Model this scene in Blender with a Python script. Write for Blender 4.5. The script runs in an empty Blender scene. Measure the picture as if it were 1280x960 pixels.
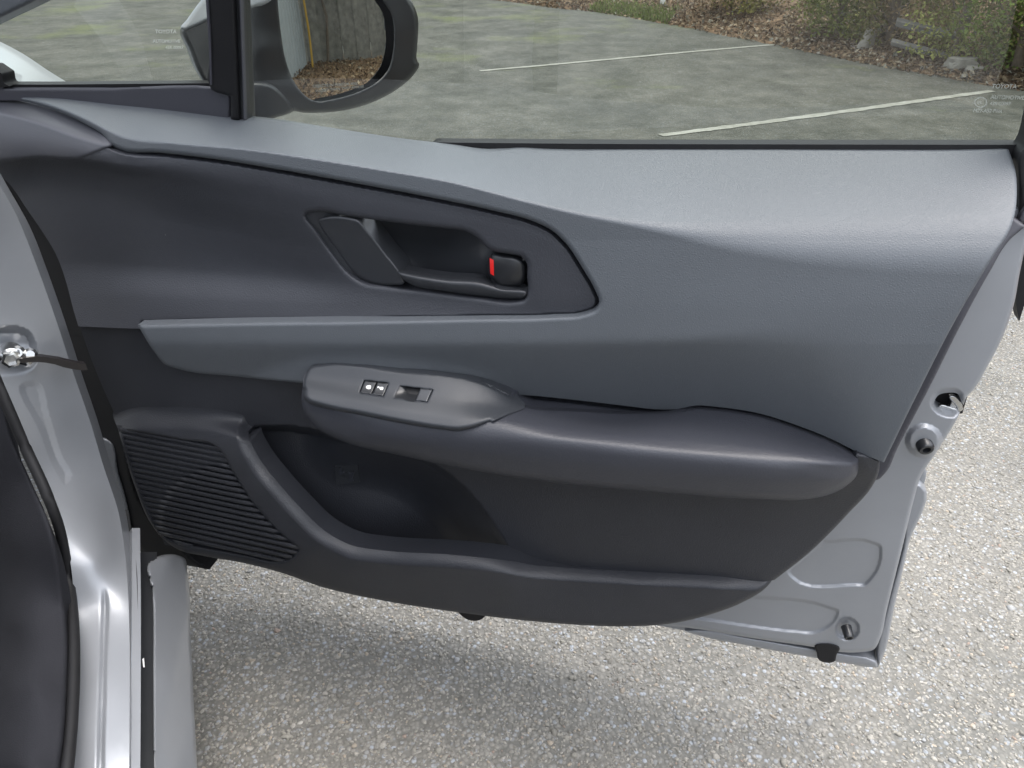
import bpy, bmesh, math, random
import numpy as np
from mathutils import Vector, Matrix, Euler

random.seed(7)
rng = np.random.default_rng(7)
scene = bpy.context.scene
COL = scene.collection

# ------------------------------------------------------------------ camera
FPX, CXP, CYP = 967.0, 640.0, 480.0          # focal length and centre, in pixels of a 1280 x 960 frame
PITCH = math.radians(31.6)
CAM = np.array([0.0, 0.0, 1.15])
ct, st = math.cos(PITCH), math.sin(PITCH)
cd = bpy.data.cameras.new('camera')
cam = bpy.data.objects.new('camera', cd)
COL.objects.link(cam)
cam.location = CAM
cam.rotation_euler = (math.pi / 2 - PITCH, 0, 0)
cd.sensor_width = 36.0
cd.lens = 36.0 * FPX / 1280.0
cd.clip_start = 0.02
cd.clip_end = 500
scene.camera = cam

# ------------------------------------------------------------------ world and sun (overcast)
SUN_EL, SUN_AZ = math.radians(80), math.radians(85)     # azimuth clockwise from +Y
w = bpy.data.worlds.new('World')
scene.world = w
w.use_nodes = True
nt = w.node_tree
nt.nodes.clear()
out = nt.nodes.new('ShaderNodeOutputWorld')
bg = nt.nodes.new('ShaderNodeBackground')
sky = nt.nodes.new('ShaderNodeTexSky')
sky.sky_type = 'NISHITA'
sky.sun_disc = False
sky.sun_elevation = SUN_EL
sky.sun_rotation = SUN_AZ
sky.air_density = 1.0
sky.dust_density = 4.0
hs = nt.nodes.new('ShaderNodeHueSaturation')
hs.inputs['Saturation'].default_value = 0.40
nt.links.new(sky.outputs[0], hs.inputs['Color'])
nt.links.new(hs.outputs[0], bg.inputs['Color'])
bg.inputs['Strength'].default_value = 0.15
nt.links.new(bg.outputs[0], out.inputs['Surface'])
sd = bpy.data.lights.new('sun', 'SUN')
sun = bpy.data.objects.new('sun', sd)
COL.objects.link(sun)
sd.energy = 0.5
sd.angle = math.radians(100)
sd.color = (1.0, 0.985, 0.96)
sdir = Vector((math.sin(SUN_AZ) * math.cos(SUN_EL), math.cos(SUN_AZ) * math.cos(SUN_EL), math.sin(SUN_EL)))
sun.rotation_euler = sdir.to_track_quat('Z', 'Y').to_euler()
sun.location = (3, 0, 6)

vs = scene.view_settings
vs.view_transform = 'Standard'
vs.look = 'None'
vs.gamma = 1.0
vs.use_curve_mapping = False
vs.exposure = 1.86
scene.render.engine = 'CYCLES'
scene.cycles.use_denoising = True
scene.cycles.max_bounces = 8
scene.cycles.transparent_max_bounces = 12

# ------------------------------------------------------------------ helpers: materials
def mat(name, color, rough=0.5, metal=0.0, spec=0.5, coat=0.0, coat_rough=0.1,
        grain=0.0, grain_scale=300.0, grain_kind='voronoi', var=0.0, var_scale=8.0, rough_var=0.0, dust=0.0):
    m = bpy.data.materials.new(name)
    m.use_nodes = True
    n, l = m.node_tree.nodes, m.node_tree.links
    p = n['Principled BSDF']
    p.inputs['Base Color'].default_value = (*color, 1)
    p.inputs['Roughness'].default_value = rough
    p.inputs['Metallic'].default_value = metal
    p.inputs['Specular IOR Level'].default_value = spec
    p.inputs['Coat Weight'].default_value = coat
    p.inputs['Coat Roughness'].default_value = coat_rough
    tc = n.new('ShaderNodeTexCoord')
    if var > 0 or dust > 0:
        nz = n.new('ShaderNodeTexNoise')
        nz.inputs['Scale'].default_value = var_scale
        nz.inputs['Detail'].default_value = 6
        nz.inputs['Roughness'].default_value = 0.65
        l.new(tc.outputs['Object'], nz.inputs['Vector'])
        ramp = n.new('ShaderNodeMapRange')
        ramp.inputs['From Min'].default_value = 0.3
        ramp.inputs['From Max'].default_value = 0.7
        ramp.inputs['To Min'].default_value = 1 - var
        ramp.inputs['To Max'].default_value = 1 + var
        l.new(nz.outputs['Fac'], ramp.inputs['Value'])
        mul = n.new('ShaderNodeMix')
        mul.data_type = 'RGBA'
        mul.blend_type = 'MULTIPLY'
        mul.inputs['Factor'].default_value = 1
        mul.inputs['A'].default_value = (*color, 1)
        l.new(ramp.outputs[0], mul.inputs['B'])
        last = mul.outputs['Result']
        if dust > 0:                       # sparse pale specks of dust lying on the surface
            vz = n.new('ShaderNodeTexVoronoi')
            vz.inputs['Scale'].default_value = 45
            l.new(tc.outputs['Object'], vz.inputs['Vector'])
            sp = n.new('ShaderNodeMapRange')
            sp.inputs['From Min'].default_value = 0.028
            sp.inputs['From Max'].default_value = 0.012
            l.new(vz.outputs['Distance'], sp.inputs['Value'])
            wn = n.new('ShaderNodeSeparateColor')
            l.new(vz.outputs['Color'], wn.inputs[0])
            gt = n.new('ShaderNodeMath')
            gt.operation = 'GREATER_THAN'
            gt.inputs[1].default_value = 1 - dust
            l.new(wn.outputs[0], gt.inputs[0])
            mm = n.new('ShaderNodeMath')
            mm.operation = 'MULTIPLY'
            l.new(sp.outputs[0], mm.inputs[0])
            l.new(gt.outputs[0], mm.inputs[1])
            mx = n.new('ShaderNodeMix')
            mx.data_type = 'RGBA'
            l.new(mm.outputs[0], mx.inputs['Factor'])
            l.new(last, mx.inputs['A'])
            mx.inputs['B'].default_value = (0.4, 0.39, 0.37, 1)
            last = mx.outputs['Result']
        l.new(last, p.inputs['Base Color'])
    if rough_var > 0:
        nr = n.new('ShaderNodeTexNoise')
        nr.inputs['Scale'].default_value = 14
        nr.inputs['Detail'].default_value = 4
        l.new(tc.outputs['Object'], nr.inputs['Vector'])
        mr = n.new('ShaderNodeMapRange')
        mr.inputs['To Min'].default_value = rough - rough_var
        mr.inputs['To Max'].default_value = rough + rough_var
        l.new(nr.outputs['Fac'], mr.inputs['Value'])
        l.new(mr.outputs[0], p.inputs['Roughness'])
    if grain > 0:
        if grain_kind == 'voronoi':
            t = n.new('ShaderNodeTexVoronoi')
            t.feature = 'DISTANCE_TO_EDGE'
            o = 'Distance'
        else:
            t = n.new('ShaderNodeTexNoise')
            t.inputs['Detail'].default_value = 3
            o = 'Fac'
        t.inputs['Scale'].default_value = grain_scale
        l.new(tc.outputs['Object'], t.inputs['Vector'])
        b = n.new('ShaderNodeBump')
        b.inputs['Strength'].default_value = grain
        b.inputs['Distance'].default_value = 0.0007
        b.invert = False
        l.new(t.outputs[o], b.inputs['Height'])
        l.new(b.outputs[0], p.inputs['Normal'])
    return m

M = {}
M['pad'] = mat('soft_grey_trim', (0.093, 0.102, 0.112), 0.46, spec=0.43, grain=0.6, grain_scale=430, var=0.05, var_scale=5, dust=0.05)
M['dark'] = mat('dark_grey_trim', (0.039, 0.041, 0.048), 0.46, spec=0.45, grain=0.7, grain_scale=550, grain_kind='noise', var=0.09, var_scale=7, dust=0.12)
M['lower'] = mat('charcoal_trim', (0.0215, 0.0230, 0.0280), 0.45, spec=0.5, grain=0.7, grain_scale=550, grain_kind='noise', var=0.09, var_scale=7, dust=0.10)
M['arm'] = mat('armrest_skin', (0.033, 0.035, 0.043), 0.43, spec=0.5, grain=0.5, grain_scale=500, grain_kind='noise', var=0.05, var_scale=6, dust=0.06)
M['cap'] = mat('corner_cap_plastic', (0.060, 0.062, 0.072), 0.45, spec=0.5, grain=0.4, grain_scale=900, grain_kind='noise', var=0.05, dust=0.05)
M['switchpanel'] = mat('switch_panel_plastic', (0.028, 0.031, 0.036), 0.47, spec=0.5, grain=0.3, grain_scale=900, grain_kind='noise', var=0.05, dust=0.10)
M['gloss'] = mat('satin_black_plastic', (0.018, 0.019, 0.021), 0.30, spec=0.5, rough_var=0.06, var=0.1)
M['handle'] = mat('handle_plastic', (0.030, 0.032, 0.036), 0.34, spec=0.55, rough_var=0.05, var=0.05, grain=0.15, grain_scale=900, grain_kind='noise')
M['black'] = mat('black_rubber', (0.010, 0.010, 0.011), 0.6, spec=0.3, var=0.15, var_scale=30)
M['frame'] = mat('window_frame_trim', (0.050, 0.050, 0.060), 0.45, grain=0.3, grain_scale=900, grain_kind='noise', var=0.05)
M['red'] = mat('red_mark_paint', (0.75, 0.018, 0.016), 0.4, var=0.05)
M['white'] = mat('white_print', (0.8, 0.8, 0.8), 0.6, var=0.03)
M['silver'] = mat('silver_paint', (0.262, 0.274, 0.293), 0.43, metal=0.35, spec=0.5, coat=0.5, coat_rough=0.12, grain=0.08, grain_scale=160, grain_kind='noise', var=0.05, var_scale=5, rough_var=0.05)
M['steel'] = mat('bright_steel', (0.55, 0.55, 0.54), 0.25, metal=1.0, var=0.1, var_scale=60)
M['brown'] = mat('oiled_strap', (0.011, 0.009, 0.009), 0.35, var=0.3, var_scale=80)
M['innertrim'] = mat('matt_inner_trim', (0.017, 0.0175, 0.021), 0.85, spec=.15, grain=0.5, grain_scale=700, grain_kind='noise', var=0.1, var_scale=8, dust=0.06)
M['carpet'] = mat('carpet', (0.012, 0.012, 0.014), 0.95, grain=1.0, grain_scale=500, grain_kind='noise', var=0.3, var_scale=120)
M['mirrorhousing'] = mat('mirror_housing_plastic', (0.008, 0.0085, 0.0105), 0.32, rough_var=0.05, var=0.08, grain=0.2, grain_scale=900, grain_kind='noise')
M['mirror'] = mat('mirror_silvering', (0.70, 0.72, 0.70), 0.015, metal=1.0, var=0.02, var_scale=30)

def glass_mat(name, tint, haze=0.0):
    m = bpy.data.materials.new(name)
    m.use_nodes = True
    n, l = m.node_tree.nodes, m.node_tree.links
    n.clear()
    o = n.new('ShaderNodeOutputMaterial')
    t = n.new('ShaderNodeBsdfTransparent')
    t.inputs['Color'].default_value = (*tint, 1)
    g = n.new('ShaderNodeBsdfGlossy')
    g.inputs['Roughness'].default_value = 0.01
    fr = n.new('ShaderNodeFresnel')
    fr.inputs['IOR'].default_value = 1.9
    mx = n.new('ShaderNodeMixShader')
    l.new(fr.outputs[0], mx.inputs[0])
    l.new(t.outputs[0], mx.inputs[1])
    l.new(g.outputs[0], mx.inputs[2])
    # thin film of dust
    d = n.new('ShaderNodeBsdfDiffuse')
    d.inputs['Color'].default_value = (0.7, 0.72, 0.68, 1)
    tc = n.new('ShaderNodeTexCoord')
    nz = n.new('ShaderNodeTexNoise')
    nz.inputs['Scale'].default_value = 9
    nz.inputs['Detail'].default_value = 8
    l.new(tc.outputs['Object'], nz.inputs['Vector'])
    mr = n.new('ShaderNodeMapRange')
    mr.inputs['To Min'].default_value = haze * 0.5
    mr.inputs['To Max'].default_value = haze * 1.5
    l.new(nz.outputs['Fac'], mr.inputs['Value'])
    m2 = n.new('ShaderNodeMixShader')
    l.new(mr.outputs[0], m2.inputs[0])
    l.new(mx.outputs[0], m2.inputs[1])
    l.new(d.outputs[0], m2.inputs[2])
    l.new(m2.outputs[0], o.inputs['Surface'])
    return m
M['glass'] = glass_mat('window_glass', (0.75, 0.795, 0.735), 0.004)

# ------------------------------------------------------------------ helpers: geometry
DOOR_AZ = math.radians(103.4)                            # direction of the open door, from hinge to latch
DT = np.array([math.sin(DOOR_AZ), math.cos(DOOR_AZ), 0])
DN = np.array([-DT[1], DT[0], 0])                        # points away from the viewer, through the door
DIST = 0.80
CAR_AZ = math.radians(-22)                               # direction the car points
CA = np.array([math.sin(CAR_AZ), math.cos(CAR_AZ), 0])   # forward
CB = np.array([math.cos(CAR_AZ), -math.sin(CAR_AZ), 0])  # to the right-hand side
UP = np.array([0, 0, 1.0])

def rays(px, py):
    px, py = np.asarray(px, float), np.asarray(py, float)
    up = (CYP - py) / FPX
    return np.stack([(px - CXP) / FPX, ct + st * up, -st + ct * up], -1)

def door_pt(px, py, wv):
    d = rays(px, py)
    s = (DIST - np.asarray(wv, float)) / (d @ DN)
    return CAM + d * s[..., None]

def plane_depth(px, py, spec):
    d = rays(px, py)
    kind, v = spec
    nrm = {'z': UP, 'a': CA, 'b': CB, 'n': DN, 't': DT}[kind]
    off = v - CAM @ nrm
    return off / (d @ nrm)

def plane_pt(px, py, spec):
    return CAM + rays(px, py) * np.asarray(plane_depth(px, py, spec))[..., None]

def ground_pt(px, py, z=0.0):
    return plane_pt(px, py, ('z', z))

class TPS:
    def __init__(self, pts, reg=1e-6):
        P = np.array([(p[0], p[1]) for p in pts], float) / 100
        v = np.array([p[2] for p in pts], float)
        n = len(P)
        K = self._phi(P[:, None] - P[None]) + np.eye(n) * reg
        A = np.zeros((n + 3, n + 3))
        A[:n, :n] = K
        A[:n, n] = 1
        A[:n, n + 1:] = P
        A[n:, :n] = A[:n, n:].T
        self.P = P
        self.c = np.linalg.lstsq(A, np.concatenate([v, [0, 0, 0]]), rcond=None)[0]
    @staticmethod
    def _phi(d):
        r2 = (d ** 2).sum(-1)
        return 0.5 * r2 * np.log(r2 + 1e-12)
    def __call__(self, x, y):
        Q = np.stack([np.ravel(x), np.ravel(y)], -1) / 100
        n = len(self.P)
        res = np.empty(len(Q))
        for i in range(0, len(Q), 20000):
            q = Q[i:i + 20000]
            res[i:i + 20000] = self._phi(q[:, None] - self.P[None]) @ self.c[:n] + self.c[n] + q @ self.c[n + 1:]
        return res.reshape(np.shape(x))

def smooth_poly(pts, closed=True, n=6):
    """Catmull-Rom through pts; a third element marks a sharp corner."""
    P = [np.array(p[:2], float) for p in pts]
    C = [len(p) > 2 for p in pts]
    N = len(P)
    res = []
    segs = N if closed else N - 1
    for i in range(segs):
        p1, p2 = P[i], P[(i + 1) % N]
        p0 = P[(i - 1) % N] if (closed or i > 0) else p1
        p3 = P[(i + 2) % N] if (closed or i + 2 < N) else p2
        L = np.linalg.norm(p2 - p1)
        def tan(a, b, c):
            la, lb = np.linalg.norm(b - a) + 1e-9, np.linalg.norm(c - b) + 1e-9
            return ((b - a) / la * lb + (c - b) / lb * la) / (la + lb) * L
        t1 = (p2 - p1) if C[i] else tan(p0, p1, p2) if np.any(p0 != p1) else (p2 - p1)
        t2 = (p2 - p1) if C[(i + 1) % N] else tan(p1, p2, p3) if np.any(p3 != p2) else (p2 - p1)
        for k in range(n):
            t = k / n
            h = 2 * t ** 3 - 3 * t ** 2 + 1, t ** 3 - 2 * t ** 2 + t, -2 * t ** 3 + 3 * t ** 2, t ** 3 - t ** 2
            res.append(h[0] * p1 + h[1] * t1 + h[2] * p2 + h[3] * t2)
    if not closed:
        res.append(P[-1])
    return np.array(res)

def inside(poly, x, y):
    x, y = np.ravel(x).astype(float), np.ravel(y).astype(float)
    o = np.argsort(y, kind='stable')
    xs, ys = x[o], y[o]
    r = np.zeros(len(x), bool)
    for (x1, y1), (x2, y2) in zip(poly, np.roll(poly, -1, 0)):
        if y1 == y2:
            continue
        lo, hi = np.searchsorted(ys, [min(y1, y2), max(y1, y2)], side='left')
        if hi > lo:
            r[lo:hi] ^= xs[lo:hi] < (x2 - x1) * (ys[lo:hi] - y1) / (y2 - y1) + x1
    res = np.empty(len(x), bool)
    res[o] = r
    return res

def nearest(poly, x, y, closed=True, maxd=60.0):
    """distance and nearest point on a polyline (distances past maxd are not resolved)"""
    x, y = np.ravel(x).astype(float), np.ravel(y).astype(float)
    o = np.argsort(y, kind='stable')
    xs, ys = x[o], y[o]
    best = np.full(len(x), 1e12)
    bp = np.stack([xs, ys], -1)
    a = poly if closed else poly[:-1]
    b = np.roll(poly, -1, 0) if closed else poly[1:]
    for p1, p2 in zip(a, b):
        d = p2 - p1
        L = d @ d
        if L < 1e-12:
            continue
        lo, hi = np.searchsorted(ys, [min(p1[1], p2[1]) - maxd, max(p1[1], p2[1]) + maxd])
        sx = xs[lo:hi]
        k = np.where((sx > min(p1[0], p2[0]) - maxd) & (sx < max(p1[0], p2[0]) + maxd))[0] + lo
        if not len(k):
            continue
        qx, qy = xs[k] - p1[0], ys[k] - p1[1]
        t = np.clip((qx * d[0] + qy * d[1]) / L, 0, 1)
        dd = (qx - t * d[0]) ** 2 + (qy - t * d[1]) ** 2
        m = dd < best[k]
        km = k[m]
        best[km] = dd[m]
        bp[km, 0] = p1[0] + t[m] * d[0]
        bp[km, 1] = p1[1] + t[m] * d[1]
    rd = np.empty(len(x)); rp = np.empty((len(x), 2))
    rd[o] = np.sqrt(best); rp[o] = bp
    return rd, rp

def link(name, me, material, parent=None):
    o = bpy.data.objects.new(name, me)
    COL.objects.link(o)
    if material is not None:
        me.materials.append(material)
    if parent is not None:
        o.parent = parent
    return o

def mesh_obj(name, verts, faces, material, parent=None, smooth=True, sharp=40):
    org = np.array(parent_origin(parent))
    verts = np.asarray(verts, float) - org
    me = bpy.data.meshes.new(name)
    me.from_pydata([tuple(v) for v in verts], [], [tuple(int(i) for i in f) for f in faces])
    me.validate()
    me.update()
    if smooth:
        me.polygons.foreach_set('use_smooth', np.ones(len(me.polygons), bool))
        if sharp:
            me.set_sharp_from_angle(angle=math.radians(sharp))
    return link(name, me, material, parent)

def parent_origin(p):
    o = np.zeros(3)
    while p is not None:
        o += np.array(p.location)
        p = p.parent
    return o

def empty(name, loc, label=None, cat=None, group=None, parent=None):
    e = bpy.data.objects.new(name, None)
    COL.objects.link(e)
    if parent is not None:
        e.parent = parent
        loc = np.array(loc) - parent_origin(parent)
    e.location = loc
    e.empty_display_size = 0.1
    tag(e, label, cat, group)
    return e

def tag(o, label=None, cat=None, group=None, kind=None):
    if label: o['label'] = label
    if cat: o['category'] = cat
    if group: o['group'] = group
    if kind: o['kind'] = kind
    return o

def patch(name, outline, wf, material, parent, holes=(), step=3.0, rolls=(), skirt=0.012, skirt_dir=None,
          n=6, mode='door', smooth=True, sharp=40, back=None):
    """A sheet of fine quads inside a traced outline. wf(x, y): relief above the door plane (mode 'door') or inverse
    depth (mode 'inv').  rolls: (polyline or None for the outline, width, drop) rounds the edge off."""
    out_ = smooth_poly(outline, True, n)
    hl = [smooth_poly(h, True, n) for h in holes]
    lo, hi = out_.min(0) - step, out_.max(0) + step
    xs = np.arange(lo[0], hi[0] + step, step)
    ys = np.arange(lo[1], hi[1] + step, step)
    X, Y = np.meshgrid(xs, ys)
    ins = inside(out_, X, Y)
    d, bp = nearest(out_, X, Y, True, 2.5 * step)
    for h in hl:
        ih = inside(h, X, Y)
        dh, bh = nearest(h, X, Y, True, 2.5 * step)
        ins &= ~ih
        m = dh < d
        d = np.where(m, dh, d)
        bp = np.where(m[:, None], bh, bp)
    H, W = X.shape
    ins2 = ins.reshape(H, W)
    core = (ins & (d > 0.32 * step)).reshape(H, W)
    q = core[:-1, :-1] | core[1:, :-1] | core[:-1, 1:] | core[1:, 1:]
    px, py = X.ravel().copy(), Y.ravel().copy()
    snap = ~core.ravel()
    px[snap], py[snap] = bp[snap, 0], bp[snap, 1]
    used = np.zeros((H, W), bool)
    used[:-1, :-1] |= q; used[1:, :-1] |= q; used[:-1, 1:] |= q; used[1:, 1:] |= q
    used = used.ravel()
    # keep sharp corners
    for pts in [outline, *holes]:
        for p in pts:
            if len(p) > 2:
                cand = np.where(used & snap)[0]
                if len(cand):
                    k = cand[np.argmin((px[cand] - p[0]) ** 2 + (py[cand] - p[1]) ** 2)]
                    px[k], py[k] = p[0], p[1]
    idx = np.full(H * W, -1)
    u = np.where(used)[0]
    idx[u] = np.arange(len(u))
    px, py = px[u], py[u]
    lines = []
    for rl in rolls:
        line = rl[0]
        lines.append((out_, True) if line is None else (hl[int(line)], True) if isinstance(line, str) else (smooth_poly(line, False, n), False))
    def full(ax_, ay_):
        wv = np.asarray(wf(ax_, ay_), float)
        for rl, (ln, cl) in zip(rolls, lines):
            width, drop = rl[1:3]
            dd, _ = nearest(ln, ax_, ay_, cl, width + 1)
            t = np.clip(1 - dd / width, 0, 1)
            wv = wv - drop * (t ** rl[3] if len(rl) > 3 else 1 - np.sqrt(np.clip(1 - t * t, 0, 1)))
        return door_pt(ax_, ay_, wv) if mode == 'door' else CAM + rays(ax_, ay_) / wv[:, None]
    V = full(px, py)
    sdv = DN if skirt_dir is None else np.array(skirt_dir, float)
    e_ = .5
    NV = np.cross(full(px, py + e_) - full(px, py - e_), full(px + e_, py) - full(px - e_, py))
    NV /= np.linalg.norm(NV, axis=1)[:, None] + 1e-12
    NV[((CAM - V) * NV).sum(1) < 0] *= -1
    NV[snap[u]] = 0
    I, J = np.where(q)
    a = idx[I * W + J]; b = idx[I * W + J + 1]; c = idx[(I + 1) * W + J + 1]; e = idx[(I + 1) * W + J]
    F = np.stack([a, e, c, b], 1)
    # merge snapped duplicates
    key = np.round(np.stack([px, py], 1) * 50).astype(np.int64)
    _, first, inv = np.unique(key, axis=0, return_index=True, return_inverse=True)
    inv = inv.ravel()
    V = V[first]
    NV = NV[first]
    F = inv[F]
    dup = (F == np.roll(F, 1, 1)).any(1) | (F[:, 0] == F[:, 2]) | (F[:, 1] == F[:, 3])
    faces = F[~dup].tolist()
    for f in F[dup].tolist():
        g = list(dict.fromkeys(f))
        if len(g) >= 3:
            faces.append(g)
    if skirt:
        cnt = {}
        for f in faces:
            for i in range(len(f)):
                e1, e2 = f[i], f[(i + 1) % len(f)]
                k = (min(e1, e2), max(e1, e2))
                cnt.setdefault(k, []).append((e1, e2))
        bnd = [v[0] for v in cnt.values() if len(v) == 1]
        mp = {}
        VV = list(V)
        for e1, e2 in bnd:                 # the returned edge has vertices of its own, so the face keeps a crisp rim
            for k in (e1, e2):
                if k not in mp:
                    mp[k] = len(VV)
                    VV.append(V[k]); VV.append(V[k] + sdv * skirt)
        for e1, e2 in bnd:
            faces.append([mp[e2], mp[e1], mp[e1] + 1, mp[e2] + 1])
        NV = np.concatenate([NV, np.zeros((len(VV) - len(V), 3))])
        V = np.array(VV)
    o_ = mesh_obj(name, V, faces, material, parent, smooth, 0)
    if smooth:
        o_.data.normals_split_custom_set_from_vertices([tuple(v) for v in NV])
    return o_

def const(v):
    return lambda x, y: np.full(np.shape(x), float(v))

def inv_tps(pts, reg=1e-6):
    """pts: (px, py, (plane kind, value)) -> thin plate over inverse depth"""
    return TPS([(p[0], p[1], 1.0 / float(plane_depth(p[0], p[1], p[2]))) for p in pts], reg)

def interp(xs, ys):
    return lambda x: np.interp(x, xs, ys)

def softplus(v, k):
    return np.where(v / k > 30, v, k * np.log1p(np.exp(np.clip(v / k, -40, 30))))

def smin(a, b, k):
    h = np.clip(0.5 + 0.5 * (b - a) / k, 0, 1)
    return b * (1 - h) + a * h - k * h * (1 - h)

def box_pts(c, ax, ay, az):
    c, ax, ay, az = map(np.asarray, (c, ax, ay, az))
    return [c + i * ax + j * ay + k * az for i in (-1, 1) for j in (-1, 1) for k in (-1, 1)]
BOXF = [(0, 1, 3, 2), (4, 6, 7, 5), (0, 4, 5, 1), (2, 3, 7, 6), (0, 2, 6, 4), (1, 5, 7, 3)]

def box(name, c, ax, ay, az, material, parent=None, bevel=0.0, smooth=False):
    o = mesh_obj(name, box_pts(c, ax, ay, az), BOXF, material, parent, smooth=False)
    bm = bmesh.new()
    bm.from_mesh(o.data)
    bmesh.ops.recalc_face_normals(bm, faces=bm.faces)
    if bevel:
        bmesh.ops.bevel(bm, geom=bm.edges[:], offset=bevel, segments=2, affect='EDGES', profile=0.6)
    bm.to_mesh(o.data)
    bm.free()
    return o

def lathe(name, base, axis, prof, material, parent=None, seg=24):
    """profile of (radius, height along axis)"""
    axis = np.array(axis, float); axis /= np.linalg.norm(axis)
    t = np.cross(axis, UP if abs(axis[2]) < 0.9 else DT); t /= np.linalg.norm(t)
    b = np.cross(axis, t)
    V, F = [], []
    for r, h in prof:
        for k in range(seg):
            a = 2 * math.pi * k / seg
            V.append(np.array(base) + axis * h + r * (math.cos(a) * t + math.sin(a) * b))
    for i in range(len(prof) - 1):
        for k in range(seg):
            k2 = (k + 1) % seg
            F.append((i * seg + k, i * seg + k2, (i + 1) * seg + k2, (i + 1) * seg + k))
    F.append(tuple(range(seg))[::-1])
    F.append(tuple((len(prof) - 1) * seg + k for k in range(seg)))
    return mesh_obj(name, V, F, material, parent, True, 35)

def tube(name, pts, rad, material, parent=None, seg=8):
    P = [np.array(p, float) for p in pts]
    V, F = [], []
    for i, p in enumerate(P):
        tg = P[min(i + 1, len(P) - 1)] - P[max(i - 1, 0)]
        tg /= np.linalg.norm(tg) + 1e-12
        t = np.cross(tg, UP if abs(tg[2]) < 0.9 else np.array([1.0, 0, 0])); t /= np.linalg.norm(t)
        b = np.cross(tg, t)
        r = rad[i] if hasattr(rad, '__len__') else rad
        for k in range(seg):
            a = 2 * math.pi * k / seg
            V.append(p + r * (math.cos(a) * t + math.sin(a) * b))
    for i in range(len(P) - 1):
        for k in range(seg):
            k2 = (k + 1) % seg
            F.append((i * seg + k, i * seg + k2, (i + 1) * seg + k2, (i + 1) * seg + k))
    F.append(tuple(range(seg))[::-1])
    F.append(tuple((len(P) - 1) * seg + k for k in range(seg)))
    return mesh_obj(name, V, F, material, parent, True, 50)


def spline1(xs, ys):
    """smooth 1-D curve through points (monotone-limited cubic)"""
    xs, ys = np.array(xs, float), np.array(ys, float)
    h = np.diff(xs); d = np.diff(ys) / h
    m = np.empty_like(xs)
    m[0], m[-1] = d[0], d[-1]
    m[1:-1] = (d[:-1] * h[1:] + d[1:] * h[:-1]) / (h[:-1] + h[1:])
    def f(x):
        x = np.clip(np.asarray(x, float), xs[0], xs[-1])
        i = np.clip(np.searchsorted(xs, x, side='right') - 1, 0, len(xs) - 2)
        t = (x - xs[i]) / h[i]
        return (2 * t ** 3 - 3 * t ** 2 + 1) * ys[i] + (t ** 3 - 2 * t ** 2 + t) * h[i] * m[i] + (-2 * t ** 3 + 3 * t ** 2) * ys[i + 1] + (t ** 3 - t ** 2) * h[i] * m[i + 1]
    return f

def rails(*rl, tight=()):
    """relief from guide lines running left to right: each a list of (x, y, w); smooth along and across"""
    Y = [spline1([p[0] for p in r], [p[1] for p in r]) for r in rl]
    Wd = [spline1([p[0] for p in r], [p[2] for p in r]) for r in rl]
    K = len(rl)
    def f(x, y):
        yk = np.array([g(x) for g in Y]); wk = np.array([g(x) for g in Wd])
        for k in range(1, K):
            yk[k] = np.maximum(yk[k], yk[k - 1] + .5)
        h = np.diff(yk, axis=0); d = np.diff(wk, axis=0) / h
        m = np.empty_like(yk)
        m[0], m[-1] = d[0], d[-1]
        for k in range(1, K - 1):
            m[k] = (d[k - 1] * h[k] + d[k] * h[k - 1]) / (h[k - 1] + h[k])
        for k in range(K - 1):            # limit overshoot
            lim = 3 * np.abs(d[k]) + 1e-9
            m[k] = np.clip(m[k], -lim, lim); m[k + 1] = np.clip(m[k + 1], -lim, lim)
        res = np.where(y < yk[0], wk[0] + (y - yk[0]) * m[0], wk[-1] + (y - yk[-1]) * m[-1])
        for k in range(K - 1):
            t = (y - yk[k]) / h[k]
            v = (2 * t ** 3 - 3 * t ** 2 + 1) * wk[k] + (t ** 3 - 2 * t ** 2 + t) * h[k] * m[k] + (-2 * t ** 3 + 3 * t ** 2) * wk[k + 1] + (t ** 3 - t ** 2) * h[k] * m[k + 1]
            res = np.where((t >= 0) & (t <= 1), v, res)
        return res
    return f

def ribbon(name, left, right, wv, material, parent, depth=.006):
    """a thin bar between two traced edges"""
    a = smooth_poly(left, False, 4); b = smooth_poly(right, False, 4)
    n = len(a)
    fw = wv if callable(wv) else const(wv)
    A = door_pt(a[:, 0], a[:, 1], fw(a[:, 0], a[:, 1])); B = door_pt(b[:, 0], b[:, 1], fw(b[:, 0], b[:, 1]))
    V = np.concatenate([A, B, A + DN * depth, B + DN * depth])
    F = []
    for i in range(n - 1):
        F += [(i, i + 1, n + i + 1, n + i), (2 * n + i, 2 * n + i + 1, i + 1, i), (n + i, n + i + 1, 3 * n + i + 1, 3 * n + i)]
    return mesh_obj(name, V, F, material, parent, False)
# ------------------------------------------------------------------ ground
def bulk_mesh(name, V, F, material, colors=None, smooth=True):
    """V (n,3), F (m,k) arrays; fast"""
    V = np.asarray(V, np.float32); F = np.asarray(F, np.int32)
    me = bpy.data.meshes.new(name)
    me.vertices.add(len(V)); me.vertices.foreach_set('co', V.ravel())
    k = F.shape[1]
    me.loops.add(F.size); me.loops.foreach_set('vertex_index', F.ravel())
    me.polygons.add(len(F))
    me.polygons.foreach_set('loop_start', np.arange(0, F.size, k, dtype=np.int32))
    me.polygons.foreach_set('loop_total', np.full(len(F), k, np.int32))
    me.polygons.foreach_set('use_smooth', np.full(len(F), smooth, bool))
    if colors is not None:
        at = me.color_attributes.new('tone', 'FLOAT_COLOR', 'POINT')
        c4 = np.ones((len(V), 4), np.float32); c4[:, :3] = colors
        at.data.foreach_set('color', c4.ravel())
    me.update(calc_edges=True)
    me.validate()
    o = bpy.data.objects.new(name, me)
    COL.objects.link(o)
    if material: me.materials.append(material)
    return o

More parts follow.
